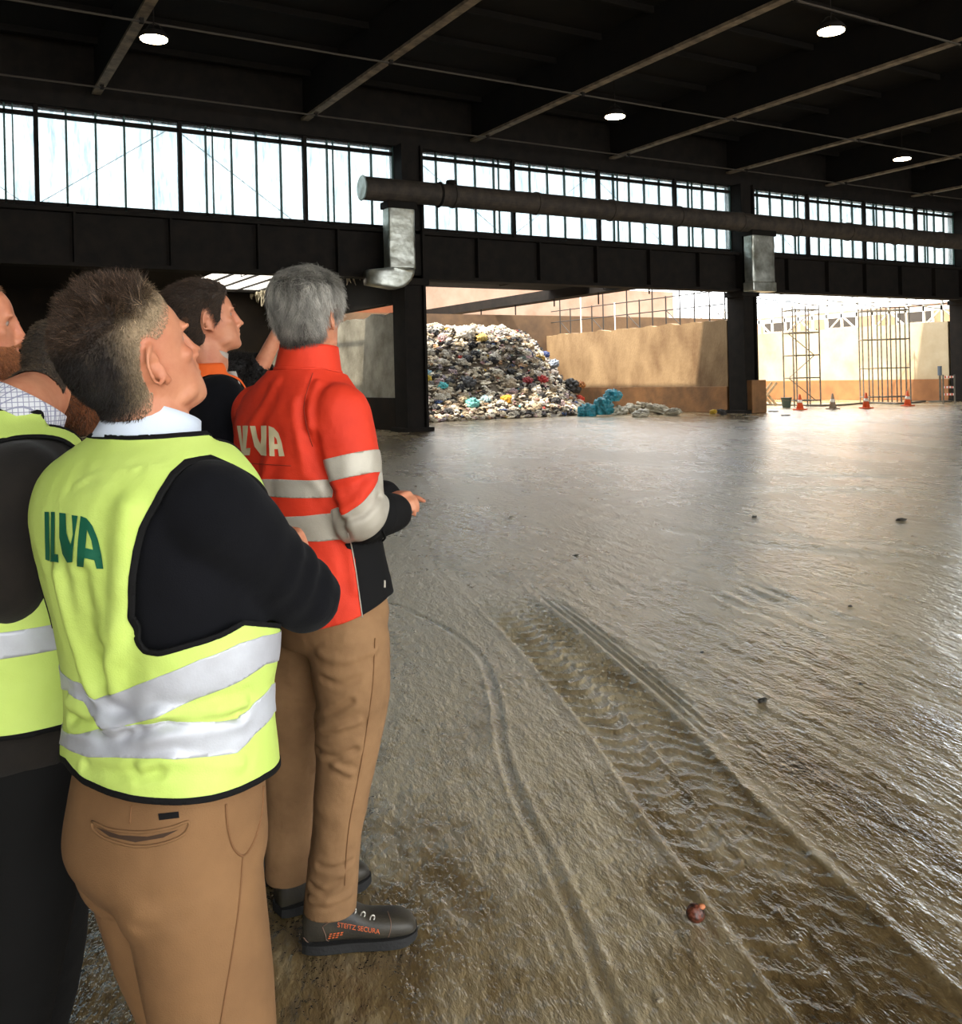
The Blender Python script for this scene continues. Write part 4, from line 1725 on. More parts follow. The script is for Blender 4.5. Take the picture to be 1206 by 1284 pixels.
def strands(name, roots, dirs, norms, lens, rad, cols, m, parent, curve=0.1, wig=0.15, nseg=4):
    """thousands of fine hairs in one mesh"""
    n = len(roots)
    dirs = dirs / np.linalg.norm(dirs, axis=1)[:, None]
    side = np.cross(dirs, norms + 1e-4)
    side /= np.linalg.norm(side, axis=1)[:, None] + 1e-9
    up2 = np.cross(side, dirs)
    w1, w2 = rng.normal(size=n) * wig, rng.normal(size=n) * wig
    rings = []
    for k in range(nseg):
        t = k / (nseg - 1)
        c = roots + dirs * (lens * t)[:, None] - norms * ((lens * t) ** 2 / (2 * curve))[:, None] \
            + side * (lens * w1 * t * t)[:, None] + norms * (lens * 0.25 * np.abs(w2) * t)[:, None]
        r = rad * (1 - 0.8 * t)
        for a in (0, 2.094, 4.189):
            rings.append(c + side * r * math.cos(a) + up2 * r * math.sin(a))
    V = np.stack(rings, axis=1).reshape(-1, 3)   # n, nseg*3
    base = np.arange(n)[:, None] * (nseg * 3)
    Fs = []
    for k in range(nseg - 1):
        for j in range(3):
            a, b = k * 3 + j, k * 3 + (j + 1) % 3
            Fs.append(np.stack([a + base[:, 0], b + base[:, 0], b + 3 + base[:, 0], a + 3 + base[:, 0]], -1))
    F = np.concatenate(Fs)
    o = mk(name, V, F, m, parent, smooth=True)
    at = o.data.attributes.new('hair_colour', 'FLOAT_COLOR', 'POINT')
    C = np.repeat(np.column_stack([cols, np.ones(n)]), nseg * 3, axis=0)
    at.data.foreach_set('color', C.astype(np.float32).ravel())
    return o


m_strand = mat('hair_strands', (80, 70, 60), 0.45, attr='hair_colour', spec=0.4)


def sample_surface(V, T, n):
    a, b, c = V[T[:, 0]], V[T[:, 1]], V[T[:, 2]]
    ar = np.linalg.norm(np.cross(b - a, c - a), axis=1)
    idx = rng.choice(len(T), n, p=ar / ar.sum())
    u, v = rng.random(n), rng.random(n)
    k = u + v > 1
    u[k], v[k] = 1 - u[k], 1 - v[k]
    P = a[idx] + (b[idx] - a[idx]) * u[:, None] + (c[idx] - a[idx]) * v[:, None]
    N = np.cross(b[idx] - a[idx], c[idx] - a[idx])
    N /= np.linalg.norm(N, axis=1)[:, None] + 1e-12
    return P, N


def head_patch(body, hd, field):
    V, T, N = body['V'], body['T'], body['N']
    near = np.linalg.norm(V - hd.c, axis=1) < .2
    keep = near[T].all(1)
    used = np.unique(T[keep])
    mp = -np.ones(len(V), int)
    mp[used] = np.arange(len(used))
    v, t, nn = V[used], mp[T[keep]], N[used]
    return clip(v, t, field(hd.loc(v)))


def hand_parts(W, d, pn, side, curl=0.5, k=1.0, thumb=0.3, spread=1.0):
    d = np.asarray(d, float) / np.linalg.norm(d)
    pn = np.asarray(pn, float)
    pn = pn - d * (pn @ d)
    pn /= np.linalg.norm(pn)
    lat = np.cross(d, pn) * side
    out = []
    secs = []
    for t, w, h in ((-.02, .027, .021), (.0, .028, .020), (.03, .036, .0185), (.06, .041, .0165), (.085, .040, .014), (.096, .034, .010)):
        secs.append((W + d * t * k, lat * w * k, pn * h * k, 2.6, 1, 1))
    out.append(loft(secs, 20))
    for i, (o, L, r) in enumerate(((.0295, .070, .0086), (.0100, .080, .0090), (-.0100, .074, .0086), (-.0285, .058, .0076))):
        p = W + (d * (.084 - .006 * (i == 3)) + lat * o * spread) * k
        a = 0.15
        pts, rr = [p - d * .02 * k], [r * k]
        pts.append(p)
        rr.append(r * k)
        for j, fr in enumerate((.45, .30, .25)):
            a += curl * (0.75, 1.0, 0.7)[j]
            dd = d * math.cos(a) + pn * math.sin(a)
            p = p + dd * L * fr * k
            pts.append(p)
            rr.append(r * k * (0.96, 0.88, 0.74)[j])
        out.append(capsule(pts, rr, 10))
    p = W + (d * .022 + lat * .030 + pn * .006) * k
    t1 = d * .62 + lat * .70 + pn * thumb
    t1 /= np.linalg.norm(t1)
    t2 = d * .92 + lat * .15 + pn * thumb * 1.4
    t2 /= np.linalg.norm(t2)
    q1 = p + t1 * .042 * k
    q2 = q1 + t2 * .032 * k
    q3 = q2 + (t2 * .9 + pn * .3) * .024 * k
    out.append(capsule([p, q1, q2, q3], [.0125 * k, .0105 * k, .0098 * k, .0075 * k], 10))
    return out


class Person:
    """skeleton from measured joints; every garment grows from the same sections"""

    def __init__(s, label, psi, D, secs, origin=None):
        s.r, s.f = facing(psi)
        s.D = D
        rows = []
        for q in secs:
            px, py, a, b = q[:4]
            kf, kb = (q[4], q[5]) if len(q) > 4 else (1, 1)
            c = at_d(px, py, D + (q[6] if len(q) > 6 else 0))
            rows.append([*c, a, b, kf, kb])
        rows = np.array(rows)
        rows = rows[np.argsort(rows[:, 2])]
        s.raw = rows
        s.sec = crspline(rows, 4)
        s.label = label
        s.loc = np.array([rows[0][0], rows[0][1], 0.0]) if origin is None else np.asarray(origin, float)

    def cz(s, z):
        S = s.sec
        return np.array([np.interp(z, S[:, 2], S[:, i]) for i in range(2)]).T if np.ndim(z) else np.array([np.interp(z, S[:, 2], S[:, 0]), np.interp(z, S[:, 2], S[:, 1]), z])

    def joint(s, z, lx, ly=0.0, dz=0.0):
        return s.cz(z) + s.r * lx + s.f * ly + UP * dz

    def torso(s, off, z0=-9, z1=9, fn=None):
        secs = []
        for x, y, z, a, b, kf, kb in s.sec:
            if z0 <= z <= z1:
                o = off if fn is None else off + fn(z)
                secs.append((np.array([x, y, z]), s.r * max(a + o, .02), s.f * max(b + o, .02), 2.35, kf, kb))
        return loft(secs, 40)

    def tz(s, V):
        """angle about the torso axis (0 front, +90 right side) and height; local x, y"""
        c = s.cz(V[:, 2])
        q = V[:, :2] - c
        lx, ly = q @ s.r[:2], q @ s.f[:2]
        return np.arctan2(lx, ly), lx, ly

    def body(s, hd, neck, limbs, voxel=0.005, sculpt=True, it=3):
        parts = [s.torso(-.022)]
        parts += hd.parts()
        parts.append(capsule([neck, hd.w((0, -.020, -.045)), hd.w((0, -.012, .0))], [.062, .057, .055], 20))
        parts += limbs
        V, T = remesh(parts, voxel, it)
        if sculpt:
            V = hd.sculpt(V, T)
        s.b = dict(V=V, T=T, N=vnormals(V, T))
        o = mk('person', V, T, m_skin, None, s.loc, smooth=True)
        tag(o, s.label, 'person')
        s.o = o
        hd.eyes(o)
        return o


def pixline(tree, pts, off=0.002, d=None):
    """points seen at these places of the photo, put on the surface"""
    out = []
    for x, y in pts:
        r = ray(x, y)
        h = tree.ray_cast(Vector(EYE), Vector(r / np.linalg.norm(r)))
        if h[0] is None:
            h = tree.find_nearest(Vector(EYE + r * d))
        n = np.array(h[1])
        if n @ r > 0:
            n = -n
        out.append(np.array(h[0]) + n * off)
    return np.array(out)


def pix_strip(name, tree, pts, rad, m, parent, off=0.001, m_=6, d=2.0):
    P = pixline(tree, crspline(np.array(pts, float), m_), off, d)
    V, F = tube(P, rad, 6)
    return mk(name, V, F, m, parent, smooth=True)


def pix_decal(name, tree, polys, m, parent, off=0.0016, res=6, d=2.0):
    """flat print: outlines read off the photo, laid on the cloth"""
    AV, AF = [], []
    for poly in polys:
        bm = bmesh.new()
        vs = [bm.verts.new((x, y, 0)) for x, y in poly]
        fc = bm.faces.new(vs)
        fc.normal_update()
        bmesh.ops.triangulate(bm, faces=[fc], ngon_method='EAR_CLIP')
        xs, ys = [p[0] for p in poly], [p[1] for p in poly]
        for k, (lo, hi) in enumerate(((min(xs), max(xs)), (min(ys), max(ys)))):
            c = lo + res
            while c < hi:
                co, no = ([c, 0, 0], [1, 0, 0]) if k == 0 else ([0, c, 0], [0, 1, 0])
                bmesh.ops.bisect_plane(bm, geom=bm.verts[:] + bm.edges[:] + bm.faces[:], plane_co=co, plane_no=no)
                c += res
        bm.verts.index_update()
        k0 = len(AV)
        AV += list(pixline(tree, [(v.co.x, v.co.y) for v in bm.verts], off, d))
        AF += [tuple(k0 + v.index for v in f.verts) for f in bm.faces]
        bm.free()
    return mk(name, AV, AF, m, parent, smooth=True)


def poly_sdf(P, poly):
    """signed distance (positive outside) to a closed 2-D polygon"""
    poly = np.asarray(poly, float)
    n = len(poly)
    d = np.full(len(P), 1e9)
    ins = np.zeros(len(P), bool)
    for i in range(n):
        A, B = poly[i], poly[(i + 1) % n]
        e = B - A
        t = np.clip(((P - A) @ e) / (e @ e + 1e-12), 0, 1)
        d = np.minimum(d, np.linalg.norm(P - (A + t[:, None] * e), axis=1))
        c = (A[1] > P[:, 1]) != (B[1] > P[:, 1])
        xx = A[0] + (P[:, 1] - A[1]) / (B[1] - A[1] + 1e-12) * e[0]
        ins ^= c & (P[:, 0] < xx)
    return np.where(ins, -d, d)


def periodic(th, knots):
    """height as a function of the angle, from (angle deg, z) knots"""
    k = sorted(knots)
    a = np.radians([q[0] for q in k])
    z = [q[1] for q in k]
    a = np.concatenate([[a[-1] - 2 * PI], a, [a[0] + 2 * PI]])
    z = [z[-1]] + z + [z[0]]
    return np.interp(th, a, z)


def wrinkle(V, T, amp, scale, stretch=(1, 1, 1), seed=0.0, octv=3, mask=None):
    N = vnormals(V, T)
    n = fbm(V * np.array(stretch) * scale + seed, octv)
    h = amp * (1 - 2 * np.abs(n)) * 0.5 + amp * 0.5 * n
    if mask is not None:
        h = h * mask
    return V + N * h[:, None]


def shoe(parent, heel, toe, m_up, m_sole, k=1.0, boot=False):
    heel, toe = np.asarray(heel, float), np.asarray(toe, float)
    heel[2] = toe[2] = 0.0
    d = toe - heel
    L = np.linalg.norm(d)
    d /= L
    lat = np.cross(d, UP)
    prof = [(0.0, .024, .062), (.05, .034, .085), (.16, .038, .115), (.30, .040, .122), (.42, .042, .108), (.55, .047, .092), (.68, .051, .084),
            (.80, .052, .080), (.90, .047, .072), (.97, .034, .058), (1.0, .018, .042)]
    if boot:
        prof[:5] = [(0.0, .026, .105), (.05, .037, .135), (.16, .045, .150), (.30, .045, .148), (.42, .044, .118)]
    prof = crspline(np.array(prof), 4)
    secs = []
    for t, w, h in prof:
        secs.append((heel + d * L * t + UP * (h + .018) / 2, lat * w * k, UP * (h - .018) / 2, 2.5, 1, 1))
    V, F = loft(secs, 28)
    up = mk('shoe', V, F, m_up, parent, smooth=True)
    sv = []
    for t, w, h in prof:
        sv.append((heel + d * (L * (t * 1.02 - .01)), w * k + .005))
    V, F = [], []
    ring = [p + lat * w for p, w in sv] + [p - lat * w for p, w in reversed(sv)]
    n = len(ring)
    for z in (0.002, .021, .027):
        for i, p in enumerate(ring):
            t = ((p - heel) @ d) / L
            lift = 0.012 * max(0, (t - .82) / .18) ** 2 if z < .01 else 0.006 * max(0, (t - .82) / .18)
            V.append(p + UP * (z + lift))
    for a in (0, 1):
        for i in range(n):
            F.append((a * n + i, a * n + (i + 1) % n, (a + 1) * n + (i + 1) % n, (a + 1) * n + i))
    F.append(tuple(range(n - 1, -1, -1)))
    F.append(tuple(2 * n + i for i in range(n)))
    mk('sole', V, F, m_sole, up)
    return up, d, lat, L


def ring_band(c, r_, f_, a0, b0, a1, b1, h, tilt, thick=.004, n=48, gap=None, m=6, dz=None):
    """standing collar: band around the neck, tilted forward by 'tilt' (rad); gap: half angle open at the front"""
    up = UP * math.cos(tilt) + f_ * math.sin(tilt)
    ff = f_ * math.cos(tilt) - UP * math.sin(tilt)
    th = np.linspace(gap or 0, 2 * PI - (gap or 0), n + 1)
    V, F = [], []
    for layer in (0, 1):
        for k in range(m + 1):
            t = k / m
            a, b = a0 + (a1 - a0) * t - layer * thick, b0 + (b1 - b0) * t - layer * thick
            for q in th:
                hh = h * t * (1 if dz is None else dz(q))
                V.append(c + r_ * a * math.sin(q) + ff * b * math.cos(q) + up * hh)
    w = n + 1
    L = (m + 1) * w
    for k in range(m):
        for j in range(n):
            F.append((k * w + j, k * w + j + 1, (k + 1) * w + j + 1, (k + 1) * w + j))
            F.append((L + k * w + j, L + (k + 1) * w + j, L + (k + 1) * w + j + 1, L + k * w + j + 1))
    for j in range(n):
        F.append((m * w + j, m * w + j + 1, L + m * w + j + 1, L + m * w + j))
        F.append((j, L + j, L + j + 1, j + 1))
    for k in range(m):
        F.append((k * w, (k + 1) * w, L + (k + 1) * w, L + k * w))
        F.append((k * w + n, L + k * w + n, L + (k + 1) * w + n, (k + 1) * w + n))
    return V, F


m_lime = mat('lime_cloth', (205, 226, 116), 0.75, rgb2=(196, 218, 104), vscale=5, bump=0.25, bscale=420, bdist=0.002, bump2=0.15, b2scale=22)
m_silver = mat('silver_band', (206, 208, 214), 0.5, 0.25, rgb2=(188, 188, 194), vscale=10, bump=0.15, bscale=300, bdist=0.002)
m_navy = mat('navy_knit', (15, 15, 19), 0.95, spec=0.15, rgb2=(11, 11, 14), vscale=9, bump=0.3, bscale=500, bdist=0.002, sheen=0.03, bump2=0.15, b2scale=16)
m_black = mat('black_cloth', (16, 15, 15), 0.85, spec=0.2, bump=0.25, bscale=300, bdist=0.002)
m_chino = mat('tan_chino', (138, 100, 62), 0.85, rgb2=(122, 87, 53), vscale=5, bump=0.3, bscale=480, bdist=0.002, bump2=0.18, b2scale=14)
m_chino2 = mat('tan_work_trousers', (152, 114, 76), 0.85, rgb2=(130, 96, 62), vscale=6, bump=0.3, bscale=420, bdist=0.002, bump2=0.3, b2scale=16)
m_seam = mat('tan_seam', (120, 82, 48), 0.85)
m_shirt = mat('pale_blue_shirt', (206, 214, 226), 0.8, bump=0.2, bscale=500, bdist=0.001)
m_green = mat('print_green', (16, 92, 66), 0.6)
m_redj = mat('orange_red_jacket', (222, 54, 18), 0.75, rgb2=(208, 46, 14), vscale=5, bump=0.3, bscale=380, bdist=0.002, bump2=0.25, b2scale=18)
m_silver2 = mat('jacket_band', (188, 180, 164), 0.5, 0.2, rgb2=(168, 158, 142), vscale=8, bump=0.2, bscale=260, bdist=0.002)
m_print = mat('jacket_print', (216, 200, 158), 0.6)
m_charcoal = mat('charcoal_wool', (40, 35, 30), 0.95, spec=0.2, rgb2=(30, 27, 24), vscale=10, bump=0.3, bscale=400, bdist=0.002, sheen=0.1)
m_darktr = mat('dark_trousers', (17, 16, 15), 0.9, spec=0.2, bump=0.2, bscale=300, bdist=0.002, bump2=0.2, b2scale=14)
m_leather = mat('black_leather', (46, 42, 38), 0.5, rgb2=(66, 60, 48), vscale=14, bump=0.3, bscale=180, bdist=0.002)
m_rubber = mat('shoe_rubber', (30, 29, 28), 0.7, bump=0.2, bscale=120)
m_orange_v = mat('orange_vest', (236, 98, 28), 0.75, bump=0.25, bscale=380, bdist=0.002)
# ------------------------------------------------------------------ MAN IN THE LIME VEST (nearest)
def hair_tint(o, V, hd, skin, side, rear, top, fade=.022):
    P = hd.loc(V)
    e = sstep(hair_field(P, 0, True, False), 0, fade)[:, None]
    n = (fbm(V * 90, 2) * .25 + 1)[:, None]
    k = np.clip(sstep(-P[:, 1], .005, .080) + .25 * fbm(V * 25, 2), 0, 1)[:, None]  # darker rear: hair colour with some shade painted in
    t = sstep(P[:, 2] + .25 * (-P[:, 1] - .02), .060, .095)[:, None]
    c = (np.array(lin(side)) * (1 - k) + np.array(lin(rear)) * k) * (1 - t) + np.array(lin(top)) * t
    c = np.array(lin(skin)) * (1 - e) + c * n * e
    c = np.vstack([c, c])
    at = o.data.attributes.new('hair_colour', 'FLOAT_COLOR', 'POINT')
    at.data.foreach_set('color', np.column_stack([c, np.ones(len(c))]).astype(np.float32).ravel())


def man_lime():
    D = 1.50
    Q = D / 1.42
    p = Person('nearest man, short faded hair, arms crossed, lime vest over navy jumper, tan chinos', 38, D, [
        (208, 1110, 0.137, 0.091), (209, 1060, 0.164, 0.123, 1, 1.06), (210, 1000, 0.164, 0.119, 1, 1.04), (212, 940, 0.159, 0.111), (212, 880, 0.155, 0.107),
        (211, 800, 0.167, 0.117), (201, 730, 0.177, 0.125), (190, 660, 0.187, 0.129), (186, 622, 0.188, 0.121), (185, 594, 0.177, 0.104),
        (189, 568, 0.134, 0.083), (195, 546, 0.082, 0.065), (200, 526, 0.058, 0.058)])
    r, f = p.r, p.f
    ear = at_d(203, 454, 1.352 * Q)
    r_h, _ = facing(39)
    hd = Head(ear - r_h * .077, 39, 25, k=1.0)
    neck = p.cz(p.raw[-2][2])
    zs = 1.385
    # arms crossed in front
    SR, SL = p.joint(zs, .172, -.005), p.joint(zs, -.172, -.005)
    ER = at_d(383, 750, 1.46 * Q)
    WR = ER - r * .235 + f * .055 + UP * .075
    EL = p.joint(1.16, -.225, .165)
    HL = at_d(385, 688, 1.47 * Q)
    WL = HL - r * .095 + f * .022 - UP * .012
    limbs = [capsule([SR, ER], [.062, .046]), capsule([ER, WR], [.046, .030]), capsule([SL, EL], [.062, .046]), capsule([EL, WL], [.046, .030])]
    limbs += hand_parts(WL, HL - WL, -f * .9 - r * .2 - UP * .2, 1, 0.38, 0.95, thumb=.1)
    limbs += hand_parts(WR, WR - ER, -f * .8 - UP * .3, -1, 0.4, 0.95)
    HR_, HL_ = p.joint(.81, .088), p.joint(.81, -.088)
    KR, KL = cam(-.392 * Q, 1.37 * Q, .44), cam(-.472 * Q, 1.50 * Q, .44)
    AR, AL = cam(-.40 * Q, 1.36 * Q, .09), cam(-.50 * Q, 1.52 * Q, .09)
    limbs += [capsule([HR_, KR, AR], [.075, .05, .04]), capsule([HL_, KL, AL], [.075, .05, .04])]
    for A in (AR, AL):
        limbs.append(capsule([A - UP * .03 - f * .03, A - UP * .045 + f * .14], [.035, .028]))
    p.loc = np.array([*(AR + AL)[:2] / 2, 0])
    o = p.body(hd, neck, limbs, 0.0038)

    # ---- jumper
    parts = [p.torso(.002, z0=.98), capsule([SR, (SR + ER) / 2, ER], [.076, .066, .058], 24), capsule([ER, (ER + WR) / 2, WR], [.058, .054, .046], 20),
             capsule([SL, (SL + EL) / 2, EL], [.078, .072, .062], 20), capsule([EL, (EL + WL) / 2, WL + (EL - WL) * .1], [.062, .055, .044], 20)]
    V, T = remesh(parts, .006, 9)
    N = vnormals(V, T)
    am = np.exp(-(segdist(V, SR, ER) / .12) ** 4)
    d = (ER - SR) / np.linalg.norm(ER - SR)
    for t, a in ((.55, .004), (.72, .005), (.9, .006), (1.02, .004)):
        c = SR + d * np.linalg.norm(ER - SR) * t
        V = fold(V, N, [c - UP * .09 - d * .02 + r * .05, c + UP * .02 + d * .02 + r * .07, c + UP * .08 + d * .06], .016, a, am)
    V = wrinkle(V, T, .004, 7, (1, 1, 1), 3.0)
    V, T = clip(V, T, p.raw[-2][2] - .01 - V[:, 2] - .35 * np.maximum(p.tz(V)[2], -.03))
    jump = mk('jumper', V, T, m_navy, o, smooth=True)

    # ---- vest
    V, T = remesh([p.torso(.021, z0=.86, fn=lambda z: .003 + .005 * math.exp(-((z - .96) / .10) ** 2))], .006, 5)
    N = vnormals(V, T)
    th, lx, ly = p.tz(V)
    zz = V[:, 2]
    back = np.abs(((th - PI + PI) % (2 * PI)) - PI)
    tree0 = bvh(V, T)

    def tzpix(pts):
        P = pixline(tree0, pts, 0, D)
        t_, _, _ = p.tz(P)
        return np.column_stack([t_ * .165, P[:, 2]])
    arm_px = [(266, 576), (252, 578), (234, 582), (217, 597), (203, 618), (189, 643), (179, 663), (172, 690), (168, 723), (166, 774), (171, 802), (183, 816), (200, 818),
              (234, 809), (274, 796), (305, 780)]
    A = tzpix(arm_px)
    front = np.array([(.165 * math.radians(q), z) for q, z in ((52, 1.18), (47, 1.24), (46, 1.31), (52, 1.37), (66, 1.405))])
    A = np.vstack([A, front])
    P2 = np.column_stack([th * .165, zz])
    fR = poly_sdf(P2, A)
    M_ = A.copy()
    M_[:, 0] *= -1
    fL = poly_sdf(P2, M_)
    # the far side of the angle cut
    P3 = np.column_stack([np.where(th < 0, th + 2 * PI, th - 2 * PI) * .165, zz])
    f_arm = np.minimum(np.minimum(fR, fL), np.minimum(poly_sdf(P3, A), poly_sdf(P3, M_)))
    Ph = pixline(tree0, [(84, 955), (92, 966), (110, 981), (150, 997), (200, 1006), (250, 1004), (300, 991), (330, 975)], 0, D)
    zhem = periodic(th, [(math.degrees(a), z) for a, z in zip(p.tz(Ph)[0], Ph[:, 2])] + [(0, .955), (-60, .955)])
    f_neck = p.raw[-2][2] + .002 - .05 * np.cos(th) * 0 - zz - np.where(ly > 0, .0, 0)
    # V neck at the front
    f_v = np.abs(lx) - (zz - 1.20) * .42 + 4 * np.maximum(0, .03 - ly)
    # folds of the hanging cloth
    L = lambda pts: pixline(tree0, pts, 0, D)
    V0 = V
    V = wrinkle(V, T, .007, 6.0, (1, 1, 1.2), 11.0, 3)
    V = fold(V, N, L([(160, 640), (152, 720), (146, 800), (140, 860)]), .020, .008)
    V = fold(V, N, L([(105, 720), (112, 780), (128, 850)]), .016, -.007)
    V = fold(V, N, L([(75, 720), (92, 790), (118, 872), (140, 910)]), .016, .009)
    V = fold(V, N, L([(92, 900), (150, 918), (210, 905), (300, 893)]), .010, -.008)
    V = fold(V, N, L([(130, 915), (200, 897), (270, 890), (303, 884)]), .010, .008)
    V = fold(V, N, L([(90, 880), (130, 905), (160, 915)]), .012, .008)
    V = fold(V, N, L([(180, 960), (220, 952), (300, 958)]), .010, .005)
    V = fold(V, N, L([(110, 960), (150, 970), (200, 966)]), .009, -.005)
    V = fold(V, N, L([(130, 815), (160, 800), (170, 790)]), .012, -.006)
    V = fold(V, N, L([(95, 610), (120, 595), (170, 590)]), .006, .002)
    f_all = np.minimum.reduce([f_arm, zz - zhem, f_neck, f_v])
    Vc, Tc = clip(V, T, f_all)
    vest = shell('vest', Vc, Tc, m_lime, o, .0025)
    tree = bvh(V, T)

    # bands: edges read as heights round the body
    def knots(pts, extra):
        P = pixline(tree0, pts, 0, D)
        t_, _, _ = p.tz(P)
        return [(math.degrees(a), z) for a, z in zip(t_, P[:, 2])] + extra

    def band(name, top, bot, et, eb, m, off):
        zt = periodic(th, knots(top, et))
        zb = periodic(th, knots(bot, eb))
        f = np.minimum(f_all, np.minimum(zt - zz, zz - zb) * 0.9)
        Nn = vnormals(V, T)
        v, t = clip(V + Nn * off, T, f)
        return shell(name, v, t, m, vest, .0012)
    band('reflective_band', [(84, 846), (100, 856), (122, 876), (160, 864), (200, 847), (250, 826), (300, 806), (328, 797)],
         [(86, 866), (104, 880), (138, 912), (170, 906), (210, 892), (250, 874), (295, 855), (330, 832)],
         [(0, 1.145), (-90, 1.13)], [(0, 1.095), (-90, 1.08)], m_silver, .0016)
    band('reflective_band', [(82, 916), (108, 919), (150, 909), (201, 905), (250, 904), (298, 902), (320, 880), (340, 858)],
         [(83, 935), (115, 948), (150, 949), (201, 949), (250, 949), (296, 944), (318, 920), (340, 893)],
         [(0, 1.05), (-90, 1.03)], [(0, 1.0), (-90, .98)], m_silver, .0016)
    # black binding along hem, armholes, neck
    Nn = vnormals(V, T)
    for fld in (np.minimum(.0045 - np.minimum(fR, poly_sdf(P3, A)), lx), np.minimum(.0045 - np.minimum(fL, poly_sdf(P3, M_)), -lx),
                .0035 - np.minimum(f_neck, f_v), .006 - (zz - zhem)):
        v, t = clip(V + Nn * .0015, T, np.minimum(f_all + .003, fld))
        shell('edge_binding', v, t, m_black, vest, .005)
    # print on the back
    I_ = [(57.5, 642), (63, 642), (64, 703), (58.5, 701)]
    L_ = [(65.5, 642), (70.5, 642), (69.8, 694), (74.5, 694.5), (75, 705.5), (65, 704)]
    V_ = [(76, 643), (84, 644), (85, 668), (90, 684), (93, 670), (91.5, 646), (99, 647), (95, 672), (92, 704), (86, 705), (80, 694), (76, 674)]
    A_ = [(102.5, 647), (110, 650), (117, 659), (124, 676), (129, 697), (131, 713), (122, 712.5), (119, 702), (107, 699), (106, 710), (97.5, 709), (99, 680)]
    hole = [(110.5, 664), (116, 678), (117.5, 689), (108.5, 687)]
    # the A as two pieces around its eye
    A1 = [(102.5, 647), (110, 650), (110.5, 664), (108.5, 687), (107, 699), (106, 710), (97.5, 709), (99, 680)]
    A2 = [(110, 650), (117, 659), (124, 676), (129, 697), (131, 713), (122, 712.5), (119, 702), (107, 699), (108.5, 687), (117.5, 689), (116, 678), (110.5, 664)]
    pix_decal('logo', tree, [I_, L_, V_, A1, A2], m_green, vest, .0022, 4, D)

    # ---- collar of the shirt
    c = at_d(183, 566, D - .005)
    V, F = ring_band(c, r, f, .088, .086, .071, .070, .066, .34, .004, 48, .22)
    col = mk('collar', V, F, m_shirt, o, smooth=True)
    # ---- trousers
    hR, hL = p.joint(.805, .086, -.008), p.joint(.805, -.070, .012)
    leg = lambda H, K, A_: capsule(list(crspline(np.array([H, H * .55 + K * .45, K, K * .4 + A_ * .6, A_]), 3)), list(np.interp(np.linspace(0, 1, 13), [0, .25, .5, .75, 1], [.104, .096, .075, .066, .062])), 24)
    V, T = remesh([p.torso(.007, z0=.74, z1=1.06), leg(hR, KR, AR), leg(hL, KL, AL),
                   ellipsoid(p.joint(.82, .072, -.045), (.082, .082, .10)), ellipsoid(p.joint(.82, -.060, -.035), (.080, .080, .10))], .006, 7)
    N = vnormals(V, T)
    V = wrinkle(V, T, .003, 4.5, (1, 1, .8), 23.0, 3)
    tr0 = bvh(V, T)
    L = lambda pts: pixline(tr0, pts, 0, D)
    V = fold(V, N, L([(175, 1165), (215, 1158), (262, 1142)]), .010, -.002)
    V = fold(V, N, L([(200, 1110), (240, 1100), (295, 1075)]), .018, .001)
    V = fold(V, N, L([(150, 1120), (180, 1150), (210, 1166)]), .018, .0012)
    V = fold(V, N, L([(300, 1080), (280, 1120), (255, 1145)]), .018, .001)
    V, T = clip(V, T, 1.005 - V[:, 2])
    tro = mk('trousers', V, T, m_chino, o, smooth=True)
    tt = bvh(V, T)
    ps = lambda n, pts, rad, m=m_seam, off=.0005: pix_strip(n, tt, pts, rad, m, tro, off, 6, D)
    ps('pocket', [(116, 1030), (140, 1040), (180, 1043), (215, 1037), (236, 1030), (231, 1045), (205, 1057), (170, 1061), (135, 1052), (118, 1040), (116, 1030)], .0022, m_chino, .001)
    pix_decal('pocket_slit', tt, [[(121, 1037), (150, 1047), (185, 1049), (212, 1043), (224, 1040), (205, 1050), (170, 1056), (138, 1049)]], mat('slit', (62, 42, 26), 0.9), tro, .001, 8, D)
    pix_decal('brand_tab', tt, [[(199, 1020), (224, 1017), (225, 1025), (200, 1028)]], m_black, tro, .002, 8, D)
    ps('front_pocket_seam', [(330, 985), (328, 1020), (318, 1055), (305, 1073), (292, 1062), (285, 1035), (283, 1008)], .0018)
    ps('side_seam', [(304, 1074), (300, 1130), (292, 1190), (282, 1250), (274, 1300)], .0015)
    ps('back_seam', [(165, 1010), (163, 1032)], .0012)
    for A_, pre in ((AR, 0), (AL, 1)):
        shoe(o, A_ - f * .09, A_ + f * .21, m_leather, m_rubber)

    # ---- hair: clipped sides, spiky top
    cap_v, cap_t = head_patch(p.b, hd, lambda P: hair_field(P, -.002, True, False))
    Nn = vnormals(cap_v, cap_t)
    P = hd.loc(cap_v)
    lift = .0006 + .008 * sstep(P[:, 2], .06, .10) * (1 - .6 * sstep(-P[:, 1], .02, .08))
    edge = sstep(hair_field(P, 0, True, False), 0, .012)
    cap_v2 = cap_v + Nn * (.0012 + lift * edge)[:, None]
    m_cap = mat('cropped_hair', (112, 96, 76), 0.8, attr='hair_colour', bump=0.5, bscale=500, bdist=0.002)
    hair = shell('hair', cap_v2, cap_t, m_cap, o, .001)
    hair_tint(hair, cap_v2, hd, (206, 146, 114), (150, 128, 100), (32, 25, 21), (52, 41, 33))
    S, Sn = sample_surface(cap_v2, cap_t, 26000)
    Pl = hd.loc(S)
    top = sstep(Pl[:, 2] + .25 * (-Pl[:, 1] - .02), .065, .10)
    rear = sstep(-Pl[:, 1], .01, .085)
    tn = hd.r * 0
    down = -hd.u * .9 - hd.f * .5
